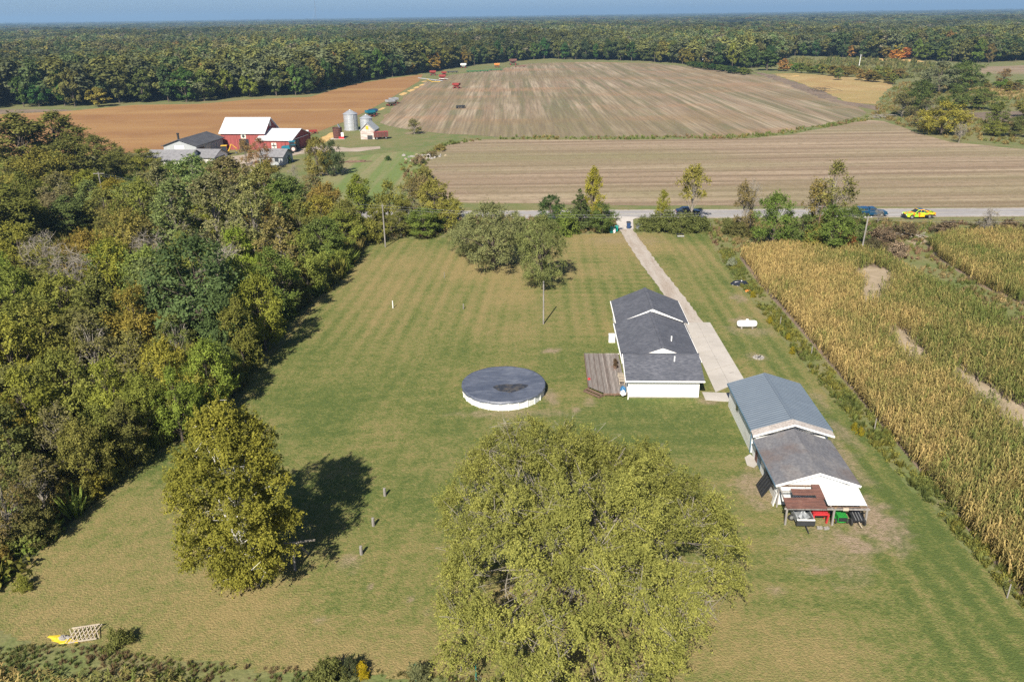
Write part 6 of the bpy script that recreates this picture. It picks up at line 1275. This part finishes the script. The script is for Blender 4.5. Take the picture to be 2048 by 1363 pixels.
fl = thing('skid_loader', 'small yellow loader parked at the corner of the lower red barn', 'loader', (*G(513, 291), .03), R(90)); MB().bx(-1, 1, -.7, .7, .5, 1.3).build('body', 'yellow_paint', fl); MB().box((0, 0, 1.75), (1.1, 1.2, .9)).build('cab', 'dark_metal', fl); MB().tube([(-.8, .6, 1.3), (1.6, .6, 3.0)], .1).build('arm', 'yellow_paint', fl); MB().tube([(-.8, -.6, 1.3), (1.6, -.6, 3.0)], .1).build('arm', 'yellow_paint', fl); MB().box((1.7, 0, 3.0), (.5, 1.6, .6)).build('bucket', 'yellow_paint', fl)
for a in (-.6, .6):
    for b in (-.75, .75): wheel(fl, a, b, .4, .25, 'yellow_paint')
# rubble heap by the ditch
rb = thing('rubble_heap', 'heap of pale broken stones and a culvert pipe at the ditch', 'rubble', (*G(850, 314), 0)); r_ = random.Random(3)
for k in range(46): lump('stone', r_.uniform(.25, .65), r_.uniform(.25, .6), r_.uniform(.2, .5), 900 + k, 'stone' if k % 4 else 'sandy_soil', rb, (r_.gauss(0, 2.8), r_.gauss(0, 2.6), 0), 7, 3, .3)
MB().lathe([(.45, -1.5), (.6, -1.5), (.6, 1.5), (.45, 1.5)], 14, (1.2, -1.2, .6), 'y', True).build('pipe', 'apron_concrete', rb)
fb = thing('flower_bed', 'long brown soil mound on the farm meadow', 'soil mound', (*G(710, 324), 0), R(5)); lump('mound', 4.2, 1.0, .35, 77, 'brown_wood', fb, n=16); lump('mound', 1.2, .7, .5, 78, 'brown_wood', fb, (2, .2, 0))
# ---- pickups and car on the road
layered('wrap_paint', (.26, .52, .03), [dict(sc=(.75, 1.2, 1.9), lo=.49, hi=.54, col=(.75, .42, .02), det=2, loc=(.9, 0, 0)), dict(sc=(1.9, 2, 3.2), lo=.54, hi=.58, col=(.75, .14, .02), det=3, loc=(2.7, 0, 0)), dict(sc=(2.6, 2, 3.5), lo=.60, hi=.63, col=(.04, .02, .05), det=3, loc=(6, 1, 3))], .3, [], 0, .5)
plain('paint_blue', (.012, .07, .15), .25, .3, .6); plain('paint_navy', (.012, .018, .045), .25, .3, .6); plain('paint_black', (.02, .022, .03), .3)
def pickup(loc, rz, paint, label, cap=False, hard=None, name='pickup_truck'):
    o = thing(name, label, 'pickup', (loc[0], loc[1], .04), rz)
    lo = [(-2.75, .5), (-2.8, .75), (-.72, .75), (-.72, .5)]
    body = MB().prism([(-.70, .42), (2.55, .42), (2.78, .55), (2.82, .90), (2.65, 1.04), (1.25, 1.16), (-.70, 1.16)], -.94, .94).build('body', paint, o)
    MB().prism([(-2.75, .48), (-.71, .48), (-.71, .78), (-2.75, .78)], -.93, .93).build('bed_floor', 'black_plastic', o)
    for s in (-1, 1): MB().bx(-2.76, -.705, s * .9 - .045, s * .9 + .045, .79, 1.17).build('bed_side', paint, o)
    MB().bx(-2.82, -2.765, -.93, .93, .6, 1.17).build('tailgate', paint, o)
    c = [(-.72, -.88, 1.165), (1.25, -.88, 1.165), (1.25, .88, 1.165), (-.72, .88, 1.165), (-.55, -.70, 1.76), (.42, -.70, 1.78), (.42, .70, 1.78), (-.55, .70, 1.76)]
    cabin = MB().add(c, [(0, 3, 2, 1), (4, 5, 6, 7), (0, 1, 5, 4), (1, 2, 6, 5), (2, 3, 7, 6), (3, 0, 4, 7)]).build('cabin', paint, o)
    def gl(p, off): p = [Vector(q) for q in p]; MB().add([tuple(q + Vector(off)) for q in p], [(0, 1, 2, 3)]).build('window', 'glass_dark', cabin)
    def lerp(a, b, t): return tuple(a[i] + (b[i] - a[i]) * t for i in range(3))
    for s, (A, B, Cc, Dd) in ((-1, (c[0], c[1], c[5], c[4])), (1, (c[3], c[2], c[6], c[7]))):
        for t0, t1 in ((.06, .45), (.50, .90)):
            b0, b1 = lerp(A, B, t0), lerp(A, B, t1); t0_, t1_ = lerp(Dd, Cc, t0), lerp(Dd, Cc, t1); gl([lerp(b0, t0_, .12), lerp(b1, t1_, .12), lerp(b1, t1_, .86), lerp(b0, t0_, .86)], (0, s * .012, .005))
    gl([lerp(lerp(c[1], c[2], .06), lerp(c[5], c[6], .06), .08), lerp(lerp(c[1], c[2], .94), lerp(c[5], c[6], .94), .08), lerp(lerp(c[1], c[2], .94), lerp(c[5], c[6], .94), .9), lerp(lerp(c[1], c[2], .06), lerp(c[5], c[6], .06), .9)], (.012, 0, .008))
    gl([lerp(lerp(c[0], c[3], .1), lerp(c[4], c[7], .1), .15), lerp(lerp(c[0], c[3], .9), lerp(c[4], c[7], .9), .15), lerp(lerp(c[0], c[3], .9), lerp(c[4], c[7], .9), .85), lerp(lerp(c[0], c[3], .1), lerp(c[4], c[7], .1), .85)], (-.012, 0, .004))
    for x in (-1.75, 1.75):
        for s in (-1, 1): wheel(o, x, s * .86, .40, .26, 'steel'); MB().lathe([(.47, -.02), (.47, .02), (.42, .02), (.42, -.02)], 16, (x, s * .95, .44), 'y', True).build('wheel_arch', 'black_plastic', o)
    MB().bx(2.825, 2.95, -.92, .92, .42, .66).build('bumper', 'dark_metal', o); MB().bx(2.825, 2.86, -.5, .5, .68, .9).build('grille', 'black_plastic', o); MB().bx(-2.95, -2.825, -.9, .9, .45, .6).build('bumper', 'dark_metal', o)
    for s in (-1, 1): MB().bx(2.828, 2.87, s * .72 - .16, s * .72 + .16, .72, .9).build('headlight', 'white_paint', o); MB().bx(-2.86, -2.825, s * .82 - .07, s * .82 + .07, .75, 1.1).build('tail_light', 'red_paint', o); MB().box((.95, s * 1.02, 1.22), (.18, .18, .16)).build('mirror', 'black_plastic', o)
    if cap:
        k = MB().box((-1.76, 0, 1.475), (2.08, 1.84, .60), taper=.9).build('cap', paint, o)
        for s in (-1, 1): MB().bx(-2.5, -1.0, s * .885 - .012, s * .885 + .012, 1.35, 1.62).build('window', 'glass_dark', k); MB().bx(-2.6, -.9, s * .91 - .012, s * .91 + .012, 1.22, 1.25).build('trim', 'steel', k)
        MB().bx(-.6, 1.1, -.955, -.942, .95, 1.0).build('trim', 'steel', o)
    else:
        MB().box((-1.1, 0, 1.1), (.5, 1.6, .25)).build('toolbox', 'dark_metal', o); MB().tube([(-1.5, -.8, 1.2), (-1.6, -.7, 1.45), (-1.6, .7, 1.45), (-1.5, .8, 1.2)], .05).build('rack', 'black_plastic', o)
    if hard: MB().box((-.06, 0, 1.785), (.9, 1.34, .02)).build('roof_panel', hard, o)
    return o
plain('roof_blue', (.05, .09, .16), .2, .2)
a = road_pt(0, 0)
def on_road(px, w):
    best = min((abs(G(px, 428)[0] - road_pt(s, w)[0]), s) for s in [k * .5 for k in range(-200, 300)])[1]; return road_pt(best, w)
pickup(G(1741, 432), ROADD, 'paint_blue', 'dark blue pickup truck with matching cap on the road', True)
pickup(G(1836, 436), ROADD + math.pi + R(6), 'wrap_paint', 'lime and orange painted pickup truck standing at the road edge', False, 'roof_blue')
cr = thing('parked_car', 'dark navy car on the road half hidden behind the hedge', 'car', (*G(1375, 429), .04), ROADD)
MB().prism([(-2.2, .35), (2.2, .35), (2.3, .6), (2.2, .85), (1.1, .98), (-2.1, 1.02), (-2.3, .8)], -.88, .88).build('body', 'paint_navy', cr)
c = [(-1.8, -.8, 1.0), (1.1, -.8, .97), (1.1, .8, .97), (-1.8, .8, 1.0), (-1.15, -.62, 1.45), (.3, -.62, 1.47), (.3, .62, 1.47), (-1.15, .62, 1.45)]
cbn = MB().add(c, [(0, 3, 2, 1), (4, 5, 6, 7), (0, 1, 5, 4), (1, 2, 6, 5), (2, 3, 7, 6), (3, 0, 4, 7)]).build('cabin', 'glass_dark', cr); MB().box((-.42, 0, 1.48), (1.4, 1.2, .04)).build('roof', 'paint_blue', cbn)
for x in (-1.4, 1.4):
    for s in (-1, 1): wheel(cr, x, s * .82, .33, .22, 'steel')
for s in (-1, 1): MB().bx(2.27, 2.31, s * .6 - .15, s * .6 + .15, .6, .75).build('headlight', 'white_paint', cr); MB().bx(-2.31, -2.27, s * .6 - .15, s * .6 + .15, .65, .8).build('tail_light', 'red_paint', cr)
# far landmarks
fh = thing('farmhouse', 'white house just showing between trees behind the stubble', 'house', (*G(1412, 121), 0)); MB().bx(-6, 6, 0, 8, 0, 5).build('wall', 'white_siding', fh); MB().prism([(-.5, 5), (8.5, 5), (4, 8)], -6.5, 6.5, 'x').build('roof', 'house_roof', fh)
for k in range(3): MB().bx(-4.5 + k * 3.5, -3.2 + k * 3.5, -.05, .02, 1.5, 3.2).build('window', 'glass_dark', fh)
ms = thing('radio_mast', 'thin radio mast standing on the horizon above the woods', 'mast', (*[q * 1.0 for q in G(634, 55)], 0)); MB().tube([(0, 0, 0), (0, 0, 120)], [1.0, .6], 4).build('mast', 'steel', ms)
for a in (0, 2.1, 4.2): MB().tube([(0, 0, 80), (40 * math.cos(a), 40 * math.sin(a), 0)], .2, 4).build('guy_wire', 'steel', ms)
HAZE = 1.3e-4
# ---------------------------------------------------------------- haze
hz = MB().bx(-19000, 19000, -3500, 19500, -1, 135).build('haze', 'concrete')
hz.data.materials.clear()
t = Nt('haze_air'); pv = t.n('ShaderNodeVolumePrincipled'); pv.inputs['Color'].default_value = (.42, .69, 1.0, 1); pv.inputs['Density'].default_value = HAZE; pv.inputs['Anisotropy'].default_value = .2
t.l(pv.outputs[0], t.out.inputs['Volume']); hz.data.materials.append(t.m)
tag(hz, 'thin blue air haze over the far woods', None, None, 'stuff')
